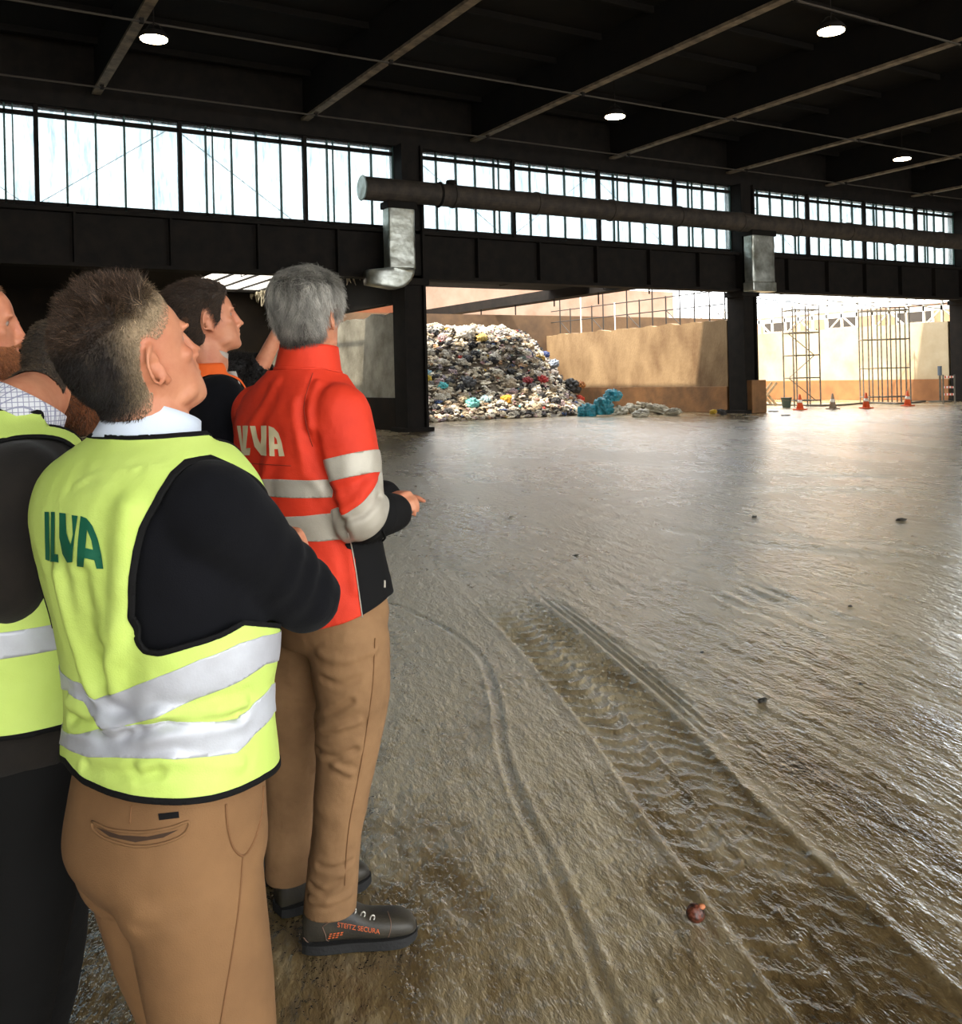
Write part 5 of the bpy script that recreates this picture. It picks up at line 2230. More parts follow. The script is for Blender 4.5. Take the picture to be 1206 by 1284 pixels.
    dirs = (Sn * .55 + down * .8) * (1 - top)[:, None] + (Sn * .95 + (-hd.f * .35 + hd.u * .25)) * top[:, None]
    cl = np.column_stack([fbm(S * 55 + q, 2) for q in (1.7, 9.1, 23.3)])
    dirs = dirs + rng.normal(size=S.shape) * .16 + cl * (1.3 * top + .25)[:, None]
    lens = (.0035 + .003 * rear) * (1 - top) + top * rng.uniform(.014, .038, len(S)) * (1 - .65 * sstep(-Pl[:, 1], .015, .075)) * (1 + .25 * fbm(S * 60, 2))
    c1, c2, c3 = np.array(lin((168, 146, 116))), np.array(lin((34, 26, 21))), np.array(lin((70, 54, 42)))
    mix = np.clip(rear * 1.2 + rng.normal(size=len(S)) * .12, 0, 1)[:, None]  # strands repeat the rear darkening, partly painted shade
    cols = (c1 * (1 - mix) + c2 * mix) * (1 - top[:, None]) + c3 * top[:, None]
    cols *= rng.uniform(.5, 1.4, len(S))[:, None] * np.where(rng.random(len(S)) < .18 * top, 3.6, 1.0)[:, None]  # scattered top strands brightened: highlights painted into the colour
    keep = rng.random(len(S)) < .75 + .25 * top
    strands('hair_strands', S[keep], dirs[keep], Sn[keep], lens[keep], .00042, cols[keep], m_strand, hair, .08, .25)
    # eyebrows and lashes
    for q in (-1, 1):
        n = 160
        t = rng.random(n)
        R_ = hd.w(np.column_stack([q * (.016 + .032 * t), .0935 - .012 * t ** 2, .026 + .006 * np.sin(t * 2.6) + rng.normal(size=n) * .0015]))
        Dn = np.tile(hd.f, (n, 1))
        strands('eyebrow', R_, hd.r * q * .8 + hd.u * .3 + hd.f * .35 + rng.normal(size=(n, 3)) * .2, Dn, np.full(n, .009), .0004, np.tile(c3 * 1.6, (n, 1)), m_strand, o)


man_lime()
# ------------------------------------------------------------------ MAN IN THE ORANGE-RED JACKET
def man_red():
    D = 2.6
    p = Person('grey-haired man in orange-red work jacket with silver bands, tan trousers, black safety boots', 42, D, [
        (414, 808, .150, .105), (413, 770, .175, .130, 1, 1.05), (408, 730, .178, .128), (398, 680, .178, .130), (388, 630, .184, .136),
        (381, 580, .195, .137), (377, 545, .200, .130), (376, 515, .194, .116), (378, 492, .168, .098), (381, 472, .112, .085), (385, 455, .072, .070)])
    r, f = p.r, p.f
    r_h, f_h = facing(22)
    hd = Head(at_d(388, 399, D - .01), 22, 4, k=1.0)
    neck = p.cz(1.60)
    zs = 1.485
    SR, SL = p.joint(zs, .178, -.005), p.joint(zs, -.178, -.005)
    ER = at_d(452, 648, 2.44)
    WR = at_d(493, 643, 2.60)
    WL = at_d(482, 625, 2.72)
    EL = p.joint(1.21, -.22, .02)
    limbs = [capsule([SR, ER], [.058, .044]), capsule([ER, WR], [.044, .029]), capsule([SL, EL], [.058, .044]), capsule([EL, WL], [.044, .029])]
    fd = at_d(505, 641, 2.70) - WR
    limbs += hand_parts(WR, fd, -RT * .8 + UP * .25 + FW * .3, -1, 1.2, 0.98, thumb=.25)
    limbs += hand_parts(WL, at_d(508, 622, 2.66) - WL, -UP * .9 + RT * .25, 1, 0.75, 0.92, thumb=.2)
    HR_, HL_ = at_d(436, 800, 2.53), at_d(385, 800, 2.68)
    KR, AR = at_d(432, 965, 2.54), at_d(413, 1136, 2.58)
    KL, AL = at_d(366, 955, 2.72), at_d(360, 1092, 2.74)
    AR[2], AL[2] = .10, .10
    AR, AL = AR + RT * .012 + FW * .045, AL + RT * .012 + FW * .055
    limbs += [capsule([HR_, KR, AR], [.072, .05, .030]), capsule([HL_, KL, AL], [.072, .05, .030])]
    heelR, toeR = at_z(379, 1194) + FW * .022, at_z(521, 1180) + FW * .022
    heelL, toeL = at_z(345, 1156) + FW * .04, at_z(345, 1156) + FW * .04 + (RT * .80 + FW * .60) * .30
    for a, b in ((heelR, toeR), (heelL, toeL)):
        limbs.append(capsule([a * .8 + b * .2 + UP * .05, a * .35 + b * .65 + UP * .04], [.032, .026]))
    p.loc = np.array([*(heelR + heelL)[:2] / 2, 0])
    o = p.body(hd, neck, limbs, 0.0045)

    # ---- jacket
    sl = [capsule([SR, SR * .5 + ER * .5, ER], [.082, .080, .068], 24), capsule([ER, (ER + WR) / 2, WR], [.066, .058, .050], 20),
          capsule([SL, SL * .5 + EL * .5, EL], [.082, .080, .068], 24), capsule([EL, (EL + WL) / 2, WL], [.066, .058, .050], 20)]
    V, T = remesh([p.torso(.014, z0=.88, fn=lambda z: .008 * math.exp(-((z - .95) / .08) ** 2))] + sl, .0075, 7)
    N = vnormals(V, T)
    V = wrinkle(V, T, .007, 6.0, (1, 1, .8), 31.0, 3)
    t0 = bvh(V, T)
    L = lambda pts: pixline(t0, pts, 0, D)
    for pts, w, a in (([(378, 505), (384, 545), (392, 590)], .014, -.008), ([(398, 480), (386, 520), (390, 550)], .012, .006),
                      ([(392, 548), (404, 590), (420, 640), (430, 665)], .016, -.010), ([(455, 600), (430, 612), (415, 616)], .012, -.005),
                      ([(470, 600), (450, 625), (430, 640)], .012, .006), ([(430, 655), (455, 645), (475, 622)], .010, -.005),
                      ([(340, 560), (330, 600), (335, 640)], .018, .005), ([(425, 660), (440, 690), (446, 740)], .014, .006),
                      ([(345, 480), (330, 510), (310, 540)], .016, .004)):
        V = fold(V, N, L(pts), w, a)
    zhem = .915
    th, lx, ly = p.tz(V)
    dR, dL = segdist(V, SR, ER), segdist(V, SL, EL)
    arm = (np.minimum(segdist(V, ER, WR), segdist(V, EL, WL)) < .10) | (np.minimum(dR, dL) < .095) & (np.abs(lx) > .17)
    Ph = pixline(t0, [(388, 792), (430, 782), (460, 768), (486, 748)], 0, D)
    kn = [(math.degrees(a), z) for a, z in zip(p.tz(Ph)[0], Ph[:, 2])]
    zh = periodic(th, kn + [(0, Ph[-1, 2] + .005), (-90, Ph[1, 2]), (-150, Ph[0, 2])])
    fj = np.minimum(np.where(arm, 1.0, V[:, 2] - zh), p.cz(1.60)[2] - V[:, 2] - .2 * np.maximum(ly, -.02))
    Vc, Tc = clip(V, T, fj)
    jac = shell('jacket', Vc, Tc, m_redj, o, .003)
    tree = bvh(V, T)
    Nn = vnormals(V, T)
    ea = np.interp(V[:, 2], p.sec[:, 2], p.sec[:, 3]) + .016
    eb = np.interp(V[:, 2], p.sec[:, 2], p.sec[:, 4]) + .016
    ee = (np.abs(lx / ea) ** 2.35 + np.abs(ly / eb) ** 2.35) ** (1 / 2.35)
    body_only = (1.07 - ee) * .15

    def overlay(name, fld, m, off=.0018, th_=.001, par=None):
        v, t = clip(V + Nn * off, T, np.minimum(fld, fj))
        return shell(name, v, t, m, par or jac, th_)

    def zpix(px, py):
        return pixline(t0, [(px, py)], 0, D)[0][2]

    def kband(top, bot):
        ft = [(math.degrees(p.tz(q[None])[0][0]), q[2]) for q in pixline(t0, top, 0, D)]
        fb = [(math.degrees(p.tz(q[None])[0][0]), q[2]) for q in pixline(t0, bot, 0, D)]
        zt = periodic(th, ft + [(0, ft[-1][1]), (-90, ft[0][1])])
        zb = periodic(th, fb + [(0, fb[-1][1]), (-90, fb[0][1])])
        return np.minimum(np.minimum(zt - V[:, 2], V[:, 2] - zb), body_only)
    overlay('reflective_band', kband([(318, 600), (350, 601), (385, 602)], [(330, 622), (360, 624), (398, 624)]), m_silver2)
    overlay('reflective_band', kband([(352, 648), (380, 647), (420, 644)], [(375, 678), (400, 679), (432, 676)]), m_silver2)
    # sleeve bands run round the arm
    for S, E, W in ((SR, ER, WR), (SL, EL, WL)):
        d = (E - S) / np.linalg.norm(E - S)
        Ls = np.linalg.norm(E - S)
        d2 = (W - E) / np.linalg.norm(W - E)
        L2 = np.linalg.norm(W - E)
        s1 = (V - S) @ d / Ls
        near = .105 - np.minimum(segdist(V, S, E), segdist(V, E, W))
        near = np.minimum(near, (ee - 1.05) * .15)
        overlay('sleeve_band', np.minimum.reduce([(s1 - .42) * Ls, (.63 - s1) * Ls, near]), m_silver2)
        tt_ = np.clip((V - E) @ d2 / L2, -.5, 1.2)
        on_fore = np.minimum(.088 - segdist(V, E, W), (ee - 1.02) * .15)
        mid = (d + d2)
        mid /= np.linalg.norm(mid)
        sm = (V - E) @ mid
        overlay('sleeve_band', np.minimum.reduce([sm + .062, .028 - sm, near]), m_silver2)
        overlay('cuff', np.minimum.reduce([sm - .028, on_fore]), m_black, .002)
    # black side panels
    pan = pixline(t0, [(437, 668), (444, 700), (449, 740), (453, 775)], 0, D)
    thp = p.tz(pan)[0]
    edge = np.interp(V[:, 2], pan[::-1, 2], thp[::-1])
    edge = np.where(np.isfinite(edge), edge, .9)
    a = np.abs(th)
    ztop = zpix(446, 664)
    overlay('side_panel', np.minimum.reduce([(edge - a) * .15, ztop - V[:, 2], body_only, (a - .25) * .15]), m_black)
    v = pix_strip('panel_piping', tree, [(437, 668), (443, 700), (449, 740), (454, 774)], .0016, m_silver2, jac, .002, 6, D)
    pix_strip('zip_pull', tree, [(481, 728), (481, 737)], .003, m_silver2, jac, .003, 4, D)
    pix_strip('yoke_seam', tree, [(300, 580), (330, 582), (365, 584)], .0012, mat('red_seam', (150, 40, 14), 0.8), jac, .001, 6, D)
    pix_strip('yoke_seam', tree, [(392, 468), (382, 505), (384, 530), (392, 560)], .0014, MATS['red_seam'], jac, .001, 6, D)
    # print
    I_ = [(298, 534), (302.5, 534), (307, 571), (304.5, 571)]
    L_ = [(305, 534), (312, 534), (309.5, 562), (315, 562), (314, 571), (306, 571)]
    V_ = [(314, 534), (321, 534), (324, 549), (327.5, 557), (328.5, 549), (328, 534), (335, 534), (335, 571.5), (328.5, 571), (320, 560)]
    A1 = [(337.5, 534), (344, 536.5), (344.5, 547), (344.5, 557), (344.5, 563), (345, 572), (338.5, 571.5)]
    A2 = [(344, 536.5), (350, 543), (354, 555), (357.5, 572), (350.5, 572), (349, 563), (344.5, 563), (344.5, 557), (348.5, 557), (347.5, 551), (344.5, 547)]
    pix_decal('logo', tree, [I_, L_, V_, A1, A2], m_print, jac, .0025, 4, D)
    # collar
    c = at_d(386, 466, D - .005)
    V2, F2 = ring_band(c, r, f, .098, .090, .080, .080, .072, .10, .008, 52, .12, 8)
    V2 = np.array(V2)
    mk('collar', V2, F2, m_redj, o, smooth=True)
    V2, F2 = ring_band(c - UP * .004, r, f, .101, .093, .099, .091, .010, .10, .006, 52, .12, 3)
    mk('collar_seam', V2, F2, m_redj, o, smooth=True)
    # drawcord at the hem front
    q = pixline(t0, [(478, 664), (482, 672), (478, 678)], .004, D)
    mk('drawcord', *tube(crspline(q, 5), .003, 6), m_black, jac, smooth=True)

    # ---- trousers
    def leg(pts, rad):
        P = crspline(np.array(pts), 4)
        return capsule(list(P), list(np.interp(np.linspace(0, 1, len(P)), np.linspace(0, 1, len(rad)), rad)), 24)
    hemR, hemL = at_d(413, 1148, 2.575), at_d(362, 1096, 2.74)
    lg = [leg([at_d(437, 800, 2.53), at_d(441, 870, 2.53), at_d(433, 960, 2.54), at_d(421, 1050, 2.56), hemR], [.108, .100, .078, .066, .070]),
          leg([at_d(386, 800, 2.69), at_d(368, 870, 2.70), at_d(364, 960, 2.72), at_d(362, 1030, 2.74), hemL], [.106, .098, .076, .066, .066])]
    V, T = remesh([p.torso(.002, z0=.84, z1=1.05)] + lg, .007, 6)
    V = wrinkle(V, T, .007, 6.0, (1, 1, 1.3), 41.0, 3)
    N = vnormals(V, T)
    t1 = bvh(V, T)
    L = lambda pts: pixline(t1, pts, 0, D)
    for pts, w, a in (([(395, 905), (415, 895), (440, 880)], .010, -.007), ([(402, 915), (425, 912), (450, 905)], .010, .007), ([(398, 940), (420, 950), (445, 940)], .010, -.007),
                      ([(395, 965), (420, 960), (440, 970)], .010, .006), ([(390, 1110), (405, 1120), (425, 1105)], .010, -.007), ([(388, 1128), (410, 1132), (440, 1120)], .009, .006),
                      ([(400, 1085), (420, 1090), (440, 1080)], .009, -.005), ([(400, 820), (430, 830), (470, 815)], .012, .005), ([(405, 850), (430, 860), (450, 850)], .010, -.004)):
        V = fold(V, N, L(pts), w, a * .9)
    # hems cut square
    zR = at_d(413, 1154, 2.57)[2] - .006
    V, T = clip(V, T, np.minimum(V[:, 2] - .128, 1.02 - V[:, 2]))
    tro = shell('trousers', V, T, m_chino2, o, .003)
    tt = bvh(V, T)
    pix_strip('side_seam', tt, [(470, 800), (466, 870), (452, 960), (437, 1040), (432, 1110)], .0016, m_seam, tro, .0005, 6, D)
    for A_, K_ in ((AR, KR), (AL, KL)):
        mk('sock', *capsule([A_ + UP * .01 + FW * .015, A_ + (K_ - A_) * .25], [.034, .044]), m_black, o, smooth=True)
    # ---- boots
    up, d, lat, Ls = shoe(o, heelR, toeR, m_leather, m_rubber, 1.0, True)
    up2, _, _, _ = shoe(o, heelL, toeL, m_leather, m_rubber, 1.0, True)
    me = up.data
    V = np.array([v.co[:] for v in me.vertices]) + p.loc
    bm = bmesh.new()
    bm.from_mesh(me)
    bmesh.ops.triangulate(bm, faces=bm.faces)
    T = np.array([[v.index for v in fc.verts] for fc in bm.faces])
    bm.free()
    ts = bvh(V, T)
    m_or = mat('boot_orange', (222, 108, 58), 0.6)
    m_eyelet = mat('eyelet', (206, 200, 188), 0.35, 0.6)
    # lettering along the outer side
    tv, tt_ = text_mesh('STEITZ SECURA', 1.0)
    w = tv[:, 0].max() - tv[:, 0].min()
    a_, b_ = np.array([423., 1162.]), np.array([476., 1171.])
    u_ = (b_ - a_) / w
    up_ = np.array([0.6, -8.5])
    P = pixline(ts, [a_ + u_ * (x - tv[:, 0].min()) + up_ * y for x, y, _ in tv], .0012, D)
    mk('lettering', P, tt_, m_or, up)
    for i in range(4):
        for j in range(3):
            if i + j < 5:
                q = (413.5 + i * 4.6 - j * 1.0, 1170.5 - i * .6 + j * 2.6)
                pix_decal('dash', ts, [[(q[0], q[1]), (q[0] + 3.2, q[1] - .6), (q[0] + 2.8, q[1] + .8), (q[0] - .2, q[1] + 1.4)]], m_or, up, .0012, 5, D)
    for (x, y) in ((443, 1143), (454.5, 1148), (466.5, 1152)):
        q = pixline(ts, [(x, y)], .002, D)[0]
        n_ = -ray(x, y)
        n_ /= np.linalg.norm(n_)
        e1 = d * .006
        e2 = UP * .009 + d * .002
        ringp = [q + e1 * math.cos(t) + e2 * math.sin(t) for t in np.linspace(0, 2 * PI, 13)]
        mk('eyelet', *tube(ringp, .0022, 6), m_eyelet, up, smooth=True)
    m_lace = mat('lace', (48, 34, 30), 0.8, rgb2=(140, 60, 44), vscale=120)
    for k, t in enumerate((.36, .44, .52)):
        c = heelR + d * Ls * t + UP * (.098 - .055 * (t - .36) / .2 * .6)
        mk('lace', *tube([c - lat * .036 - UP * .012, c - lat * .012 + UP * .006, c + lat * .012 + UP * .006, c + lat * .036 - UP * .012], .0035, 6), m_lace, up, smooth=True)
    c = heelR + d * Ls * .37 + UP * .11
    for q in (-1, 1):
        mk('lace', *tube(crspline(np.array([c, c + lat * q * .02 + UP * .016 + d * .01, c + lat * q * .035 + d * .025, c + lat * q * .02 + d * .02 - UP * .006, c]), 4), .003, 6), m_lace, up, smooth=True)
    # seams on the boot
    for pts in ([(404, 1162), (408, 1172), (412, 1180), (440, 1183), (470, 1184), (490, 1180)], [(380, 1175), (388, 1182), (405, 1183)], [(404, 1162), (420, 1152), (436, 1146)], [(486, 1143), (490, 1156), (489, 1168), (486, 1177)]):
        pix_strip('welt_seam', ts, pts, .0012, mat('boot_seam', (120, 92, 76), 0.7), up, .0005, 6, D)

    # ---- grey hair
    fld = lambda P: hair_field(P, -.006)
    cv, ct = head_patch(p.b, hd, fld)
    Nn = vnormals(cv, ct)
    P = hd.loc(cv)
    lift = .004 + .014 * sstep(P[:, 2], -.02, .08) + .008 * sstep(-P[:, 1], .03, .09)
    e = sstep(fld(P), 0, .022)
    cv2 = cv + Nn * (.0012 + lift * e)[:, None]
    cv2 = cv2 + Nn * (.002 * fbm(cv2 * np.array([60, 60, 14]), 2))[:, None]
    m_cap = mat('grey_hair_cap', (130, 126, 118), 0.7, rgb2=(66, 60, 54), vscale=40, stretch=(1, 1, .2), bump=0.5, bscale=300, bdist=0.003)
    hair = shell('hair', cv2, ct, m_cap, o, .001)
    S, Sn = sample_surface(cv2, ct, 16000)
    Pl = hd.loc(S)
    topk = sstep(Pl[:, 2], .06, .11)[:, None]
    tang = -hd.u * (1 - topk) + (-hd.f * .8 + hd.r * .7) * topk
    sw = fbm(S * 22, 2)[:, None]
    tang = tang + hd.r * sw * .9 + Sn * .22 + rng.normal(size=S.shape) * .10
    low = sstep(-Pl[:, 2], .01, .07)[:, None]
    col = np.array(lin((196, 190, 178))) * (1 - low) + np.array(lin((96, 86, 74))) * low
    dark = (fbm(S * np.array([70, 70, 20]), 2)[:, None] * .9 + .75).clip(.25, 1.25)
    cols = col * dark * rng.uniform(.55, 1.2, len(S))[:, None]
    strands('hair_strands', S, tang, Sn, rng.uniform(.022, .040, len(S)) * (1 - .5 * low[:, 0]), .0006, cols, m_strand, hair, .085, .3)


man_red()
# ------------------------------------------------------------------ THE OTHERS
def simple_hair(p, hd, o, fld, lift, capcol, capcol2, n, lens, cols, dirf, name='hair', rad=.0007, wig=.3):
    cv, ct = head_patch(p.b, hd, fld)
    if not len(ct):
        return
    N = vnormals(cv, ct)
    P = hd.loc(cv)
    cv2 = cv + N * (.0012 + lift(P) * sstep(fld(P), 0, .014))[:, None]
    h = shell(name, cv2, ct, mat('cap_%s_%d_%d' % (name, capcol[0], capcol[2]), capcol, 0.8, rgb2=capcol2, vscale=50, bump=0.5, bscale=350, bdist=0.003), o, .001)
    S, Sn = sample_surface(cv2, ct, n)
    c = np.array(lin(cols[0]))
    c2 = np.array(lin(cols[1]))
    k = rng.random(n)[:, None]
    strands(name + '_strands', S, dirf(hd, hd.loc(S), Sn) + rng.normal(size=S.shape) * .25, Sn, rng.uniform(*lens, n), rad, c * k + c2 * (1 - k), m_strand, h, .08, wig)


def standing(label, psi, D, secs, head, shoulder_z, er, wr, el, wl, hips_z, jm, tm, neck_z, foot_px=None, curls=(.5, .5), vox=.006, kwid=.175, palms=None, hipw=.088, feet=None, cuff=.92):
    p = Person(label, psi, D, secs)
    r, f = p.r, p.f
    hd = Head(*head)
    SR, SL = p.joint(shoulder_z, kwid, -.005), p.joint(shoulder_z, -kwid, -.005)
    ER, WR, EL, WL = [q(p) for q in (er, wr, el, wl)]
    H = [p.joint(hips_z, q * hipw) for q in (1, -1)]
    if feet is None:
        A = [np.array([h[0], h[1], .09]) + r * q * .02 - f * .02 for h, q in zip(H, (1, -1))]
        K = [(h + a) / 2 + f * .02 for h, a in zip(H, A)]
    else:
        A, K = feet(p)
    limbs = [capsule([SR, ER], [.060, .045]), capsule([ER, WR], [.045, .029]), capsule([SL, EL], [.060, .045]), capsule([EL, WL], [.045, .029])]
    pr, pl = palms or (-r * .9 - UP * .2, r * .9 - UP * .2)
    limbs += hand_parts(WR, WR - ER, pr, -1, curls[0])
    limbs += hand_parts(WL, WL - EL, pl, 1, curls[1])
    for h, k, a in zip(H, K, A):
        limbs.append(capsule([h, k, a], [.072, .05, .038]))
        limbs.append(capsule([a - UP * .03 - f * .03, a - UP * .045 + f * .14], [.035, .028]))
    p.loc = np.array([*(A[0] + A[1])[:2] / 2, 0])
    o = p.body(hd, p.cz(neck_z), limbs, vox)
    parts = [p.torso(.006, z0=hips_z + .02)]
    for S, E, W in ((SR, ER, WR), (SL, EL, WL)):
        parts += [capsule([S, (S + E) / 2, E], [.080, .076, .064], 20), capsule([E, (E + W) / 2, E * (1 - cuff) + W * cuff], [.064, .057, .048], 20)]
    V, T = remesh(parts, .009, 6)
    V = wrinkle(V, T, .007, 6, (1, 1, .9), psi * 1.7, 3)
    p.jac = (V, T)
    Vc, Tc = clip(V, T, p.cz(neck_z)[2] - .03 - V[:, 2] - .25 * np.maximum(p.tz(V)[2], -.03))
    j = mk(jm[0], Vc, Tc, jm[1], o, smooth=True)
    leg = lambda h, k, a: capsule(list(crspline(np.array([h, k, a]), 5)), list(np.interp(np.linspace(0, 1, 11), [0, .25, .5, 1], [.102, .095, .074, .062])), 22)
    V, T = remesh([p.torso(-.002, z0=hips_z - .04, z1=hips_z + .16)] + [leg(h, k, a) for h, k, a in zip(H, K, A)], .009, 6)
    V = wrinkle(V, T, .007, 6, (1, 1, .9), psi * 2.1, 3)
    mk('trousers', V, T, tm, o, smooth=True)
    for a in A:
        shoe(o, a - f * .09, a + f * .20, m_leather, m_rubber)
    p.arms = (SR, ER, WR, SL, EL, WL)
    return p, hd, o


def vest_over(p, o, name, m, wtop, zfull, zhem, zneck, vk, off=.022, binding=True):
    V, T = remesh([p.torso(off, z0=zhem - .05)], .008, 5)
    V = wrinkle(V, T, .006, 6, (1, 1, 1.2), 5.0, 3)
    th, lx, ly = p.tz(V)
    z = V[:, 2]
    w = wtop + (.30 - wtop) * sstep(zfull + .16 - z, 0, .22)
    f_all = np.minimum.reduce([w - np.abs(lx), z - zhem, zneck - z - .2 * np.maximum(ly, -.03), np.abs(lx) - (z - vk) * .42 + 4 * np.maximum(0, .03 - ly)])
    Vc, Tc = clip(V, T, f_all)
    v = shell('vest', Vc, Tc, m, o, .003)
    N = vnormals(V, T)
    if binding:
        nv = np.minimum(zneck - z - .2 * np.maximum(ly, -.03), np.abs(lx) - (z - vk) * .42 + 4 * np.maximum(0, .03 - ly))
        for fld in (np.minimum(.004 - (w - np.abs(lx)), lx), np.minimum(.004 - (w - np.abs(lx)), -lx), .004 - nv, .006 - (z - zhem)):
            q, t = clip(V + N * .0015, T, np.minimum(f_all + .003, fld))
            if len(t):
                shell('edge_binding', q, t, m_black, v, .005)
    return v, V, T, N, f_all, z


def others():
    # --- dark jacket, lime vest, checked collar (left edge, second nearest)
    D = 1.76
    C4 = lambda px, py, d: at_d(px, py, d)
    p, hd, o = standing('bearded man at left looking down, charcoal jacket under a lime vest, checked shirt collar', 52, D,
                        [(24, 960, .15, .105), (22, 905, .182, .13), (16, 840, .18, .125), (8, 760, .185, .128), (2, 680, .195, .132), (0, 620, .20, .13), (2, 578, .195, .115),
                         (9, 550, .15, .098), (18, 527, .092, .078), (26, 508, .064, .062)],
                        (at_d(99, 469, 1.93) - facing(50)[0] * .074, 50, -22, 0, .92), 1.40,
                        lambda p: at_d(8, 735, 1.60), lambda p: at_d(8, 735, 1.60) + p.f * .12 - p.r * .20 - UP * .02,
                        lambda p: p.joint(1.13, -.23, .03), lambda p: p.joint(1.10, -.05, .22), .88,
                        ('jacket', m_charcoal), m_darktr, 1.53,
                        feet=lambda p: ([cam(-1.00, 1.80, .09), cam(-1.02, 2.02, .09)], [cam(-.87, 1.70, .50), cam(-.90, 1.90, .50)]), hipw=.085)
    v, V, T, N, fa, z = vest_over(p, o, 'vest', m_lime, .160, 1.20, .985, 1.53, 1.20)
    t0 = bvh(V, T)
    th = p.tz(V)[0]
    zt, zb = pixline(t0, [(10, 792)], 0, D)[0][2], pixline(t0, [(10, 825)], 0, D)[0][2]
    zt2, zb2 = pixline(t0, [(50, 788)], 0, D)[0][2], pixline(t0, [(50, 820)], 0, D)[0][2]
    for a, b in ((zt, zb),):
        q, t = clip(V + N * .002, T, np.minimum(fa, np.minimum(a - z, z - b)))
        shell('reflective_band', q, t, m_silver, v, .001)
    m_check = checked_shirt()
    c = at_d(22, 528, D - .02)
    V2, F2 = ring_band(c, p.r, p.f, .084, .082, .072, .070, .046, .55, .005, 44, .25)
    mk('collar', V2, F2, m_check, o, smooth=True)
    simple_hair(p, hd, o, lambda P: hair_field(P, .0), lambda P: .002 + .005 * sstep(P[:, 2], .0, .08), (58, 46, 34), (34, 27, 21), 7000, (.004, .009), ((92, 76, 56), (34, 27, 20)),
                lambda h, P, N: N * .45 - h.u * .6 - h.f * .5)
    simple_hair(p, hd, o, beard_field, lambda P: .004 + 0 * P[:, 0], (120, 66, 34), (60, 36, 22), 5000, (.006, .014), ((150, 88, 46), (50, 32, 20)), lambda h, P, N: N * .5 - h.u * .7 + h.f * .2, 'beard')

    # --- reddish-bearded face at the very left edge
    D = 2.2
    k = D / 1178
    cx = -1.175
    base = lambda z, dx=0.0: (603 + (cx + dx) * 1178 / D, None)
    def S5(z, a, b, dx=0.0):
        px = 603 + (cx + dx) / k
        py = 474 - (z - CAMH) / k
        # undo the roll so the centre lands on the wanted spot
        w = px - PPX, py - PPY
        return (PPX + w[0] * math.cos(ROLL) - w[1] * math.sin(ROLL) * -1 * -1, py - w[0] * math.sin(ROLL), a, b)
    nose = at_d(39, 428, D)
    hc = nose - facing(62)[1] * .122 + UP * .028
    secs = [S5(z, a, b, dx) for z, a, b, dx in ((.86, .15, .105, 0), (.92, .18, .13, 0), (1.0, .175, .122, 0), (1.10, .178, .12, -.01), (1.22, .188, .13, -.01), (1.34, .198, .132, -.01), (1.42, .195, .118, -.01),
                                                (1.46, .155, .10, -.005), (1.50, .095, .08, 0), (1.535, .066, .064, .01))]
    p, hd, o = standing('man with a reddish beard at the left edge, only his face showing, dark jacket', 62, D, secs, (hc, 62, 2, 0, .98), 1.40,
                        lambda p: p.joint(1.12, .23, -.02), lambda p: p.joint(.93, .21, .10), lambda p: p.joint(1.12, -.23, -.02), lambda p: p.joint(.93, -.21, .10), .88,
                        ('jacket', m_charcoal), m_darktr, 1.54, vox=.005)
    simple_hair(p, hd, o, lambda P: hair_field(P, .012), lambda P: .003 + .004 * sstep(P[:, 2], .0, .08), (120, 84, 56), (84, 58, 40), 3500, (.006, .016), ((150, 110, 74), (80, 58, 40)), lambda h, P, N: N * .4 - h.u * .5 - h.f * .6)
    simple_hair(p, hd, o, beard_field, lambda P: .003 + 0 * P[:, 0], (168, 104, 66), (130, 80, 52), 5000, (.005, .010), ((190, 122, 76), (120, 74, 48)), lambda h, P, N: N * .5 - h.u * .7 + h.f * .2, 'beard')

    # --- dark-haired man with orange vest straps, profile
    D = 3.0
    p, hd, o = standing('dark-haired man in profile behind, orange vest over dark jumper, grey roll-neck', 55, D,
                        [(262, 750, .15, .105), (261, 715, .178, .13), (260, 680, .175, .122), (257, 640, .178, .12), (254, 590, .19, .13), (252, 545, .20, .134), (252, 512, .197, .122),
                         (254, 490, .160, .100), (258, 472, .100, .080), (262, 456, .062, .060)],
                        (at_d(265, 402, 2.935) - facing(62)[0] * .076, 62, 12, 0, .99), 1.52,
                        lambda p: p.joint(1.25, .245, -.01), lambda p: p.joint(1.10, .15, .20), lambda p: p.joint(1.25, -.245, -.01), lambda p: p.joint(1.10, -.15, .20), .98,
                        ('jumper', m_navy), m_darktr, 1.635, vox=.005)
    vest_over(p, o, 'vest', m_orange_v, .115, 1.27, 1.06, 1.645, 1.34, .020, False)
    c = p.cz(1.61)
    V2, F2 = ring_band(c - UP * .01, p.r, p.f, .066, .062, .056, .051, .080, .24, .005, 44)
    mk('roll_neck', V2, F2, mat('grey_rib', (176, 166, 154), 0.85, bump=0.3, bscale=260, bdist=0.002), o, smooth=True)
    V2, F2 = loft([(p.joint(z, 0, b + .012), p.r * a, p.f * .02, 2.2, 1, 1) for z, a, b in ((1.36, .03, .13), (1.47, .05, .115), (1.55, .06, .088), (1.61, .055, .055))], 20)
    mk('shirt_front', V2, F2, MATS['grey_rib'], o, smooth=True)
    simple_hair(p, hd, o, lambda P: hair_field(P, -.004), lambda P: .004 + .016 * sstep(P[:, 2], .03, .09) + .006 * sstep(-P[:, 1], .03, .08), (58, 44, 34), (32, 25, 20), 9000, (.014, .03),
                ((84, 64, 48), (34, 26, 20)), lambda h, P, N: N * .5 - h.f * .8 - h.u * .35, rad=.0008)
    n = 120
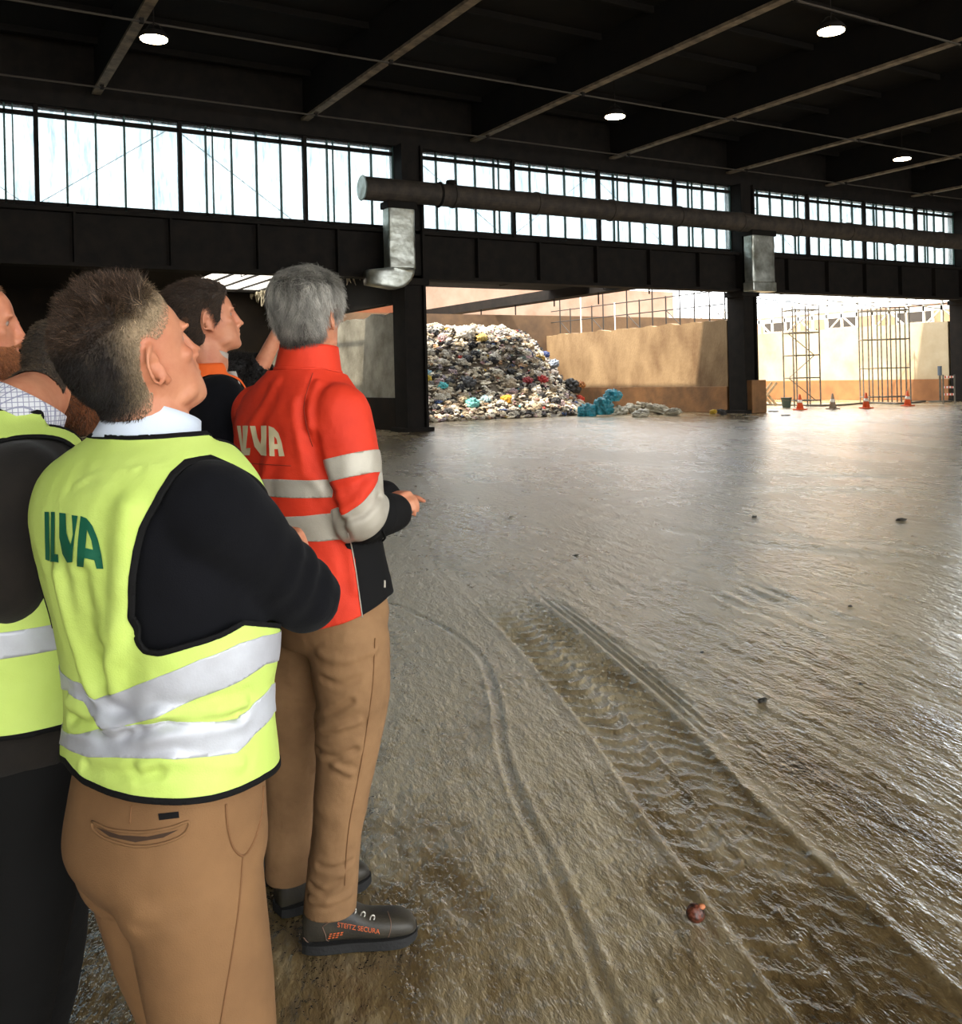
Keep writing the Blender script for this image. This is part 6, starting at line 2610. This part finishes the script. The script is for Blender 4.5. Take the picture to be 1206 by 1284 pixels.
    for q in (-1, 1):
        t = rng.random(n)
        R_ = hd.w(np.column_stack([q * (.016 + .032 * t), .0935 - .012 * t ** 2, .026 + .006 * np.sin(t * 2.6) + rng.normal(size=n) * .0015]))
        strands('eyebrow', R_, hd.r * q * .8 + hd.u * .3 + hd.f * .3 + rng.normal(size=(n, 3)) * .2, np.tile(hd.f, (n, 1)), np.full(n, .009), .0007, np.tile(np.array(lin((60, 44, 34))), (n, 1)), m_strand, o)

    # --- person with a raised forearm
    D = 4.05
    el_ = at_d(309, 496, 4.0)
    wr_ = at_d(350, 414, 3.98)
    p, hd, o = standing('dark-haired person far behind, one bare forearm raised beside the grey-haired man', 20, D,
                        [(300, 690, .14, .10), (300, 670, .165, .12), (299, 645, .16, .112), (298, 615, .165, .115), (298, 585, .178, .12), (298, 555, .182, .12), (298, 533, .178, .11),
                         (299, 516, .15, .09), (300, 502, .09, .075), (301, 492, .06, .06)],
                        (at_d(303, 479, 4.04), 30, 2, 0, .90), 1.36,
                        lambda p: el_, lambda p: wr_, lambda p: p.joint(1.10, -.22, -.02), lambda p: p.joint(.88, -.20, .08), .86,
                        ('jumper', m_black), m_darktr, 1.49, vox=.006, kwid=.16, curls=(.35, .5), palms=(-FW * .8 + RT * .3, RT), cuff=.12)
    simple_hair(p, hd, o, lambda P: hair_field(P, -.012, False), lambda P: .005 + .010 * sstep(P[:, 2], -.06, .06), (26, 22, 20), (16, 14, 13), 6000, (.008, .018), ((44, 36, 30), (16, 13, 12)),
                lambda h, P, N: N * .7 - h.u * .5, rad=.001, wig=.9)


def beard_field(P):
    x, y, z = P.T
    # jaw, chin and upper lip
    lo = -.016 - .62 * (y - .01)
    top = np.interp(y, [-.01, .02, .05, .075, .10], [-.012, -.022, -.044, -.046, -.037])
    f = np.minimum(top - z, y + .006)
    mouth = np.exp(-(((x) / .022) ** 2 + ((z + .0535) / .0065) ** 2) ** 1.5) * (y > .07)
    f = f - .05 * mouth
    f = np.where(z < -.125, -1, f)
    f = np.minimum(f, z + .118)
    return np.where(np.linalg.norm(P, axis=1) > .17, -1, f)


def checked_shirt():
    m = mat('checked_shirt', (222, 222, 226), 0.8)
    nt = NT(m)
    pr = nt.n['Principled BSDF']
    co = nt.add('ShaderNodeTexCoord')
    prev = None
    for ax in (0, 1, 2):
        sp = nt.add('ShaderNodeSeparateXYZ')
        nt.link(co.outputs['Object'], sp.inputs[0])
        mu = nt.add('ShaderNodeMath', operation='MULTIPLY')
        mu.inputs[1].default_value = 110.0
        nt.link(sp.outputs[ax], mu.inputs[0])
        fr = nt.add('ShaderNodeMath', operation='FRACT')
        nt.link(mu.outputs[0], fr.inputs[0])
        lt = nt.add('ShaderNodeMath', operation='LESS_THAN')
        lt.inputs[1].default_value = 0.16
        nt.link(fr.outputs[0], lt.inputs[0])
        if prev is None:
            prev = lt
        else:
            mx = nt.add('ShaderNodeMath', operation='MAXIMUM')
            nt.link(prev.outputs[0], mx.inputs[0])
            nt.link(lt.outputs[0], mx.inputs[1])
            prev = mx
    c = ramp(nt, prev.outputs[0], [(0.0, lin((226, 226, 230))), (1.0, lin((150, 150, 172)))])
    nt.link(c, pr.inputs['Base Color'])
    return m


others()
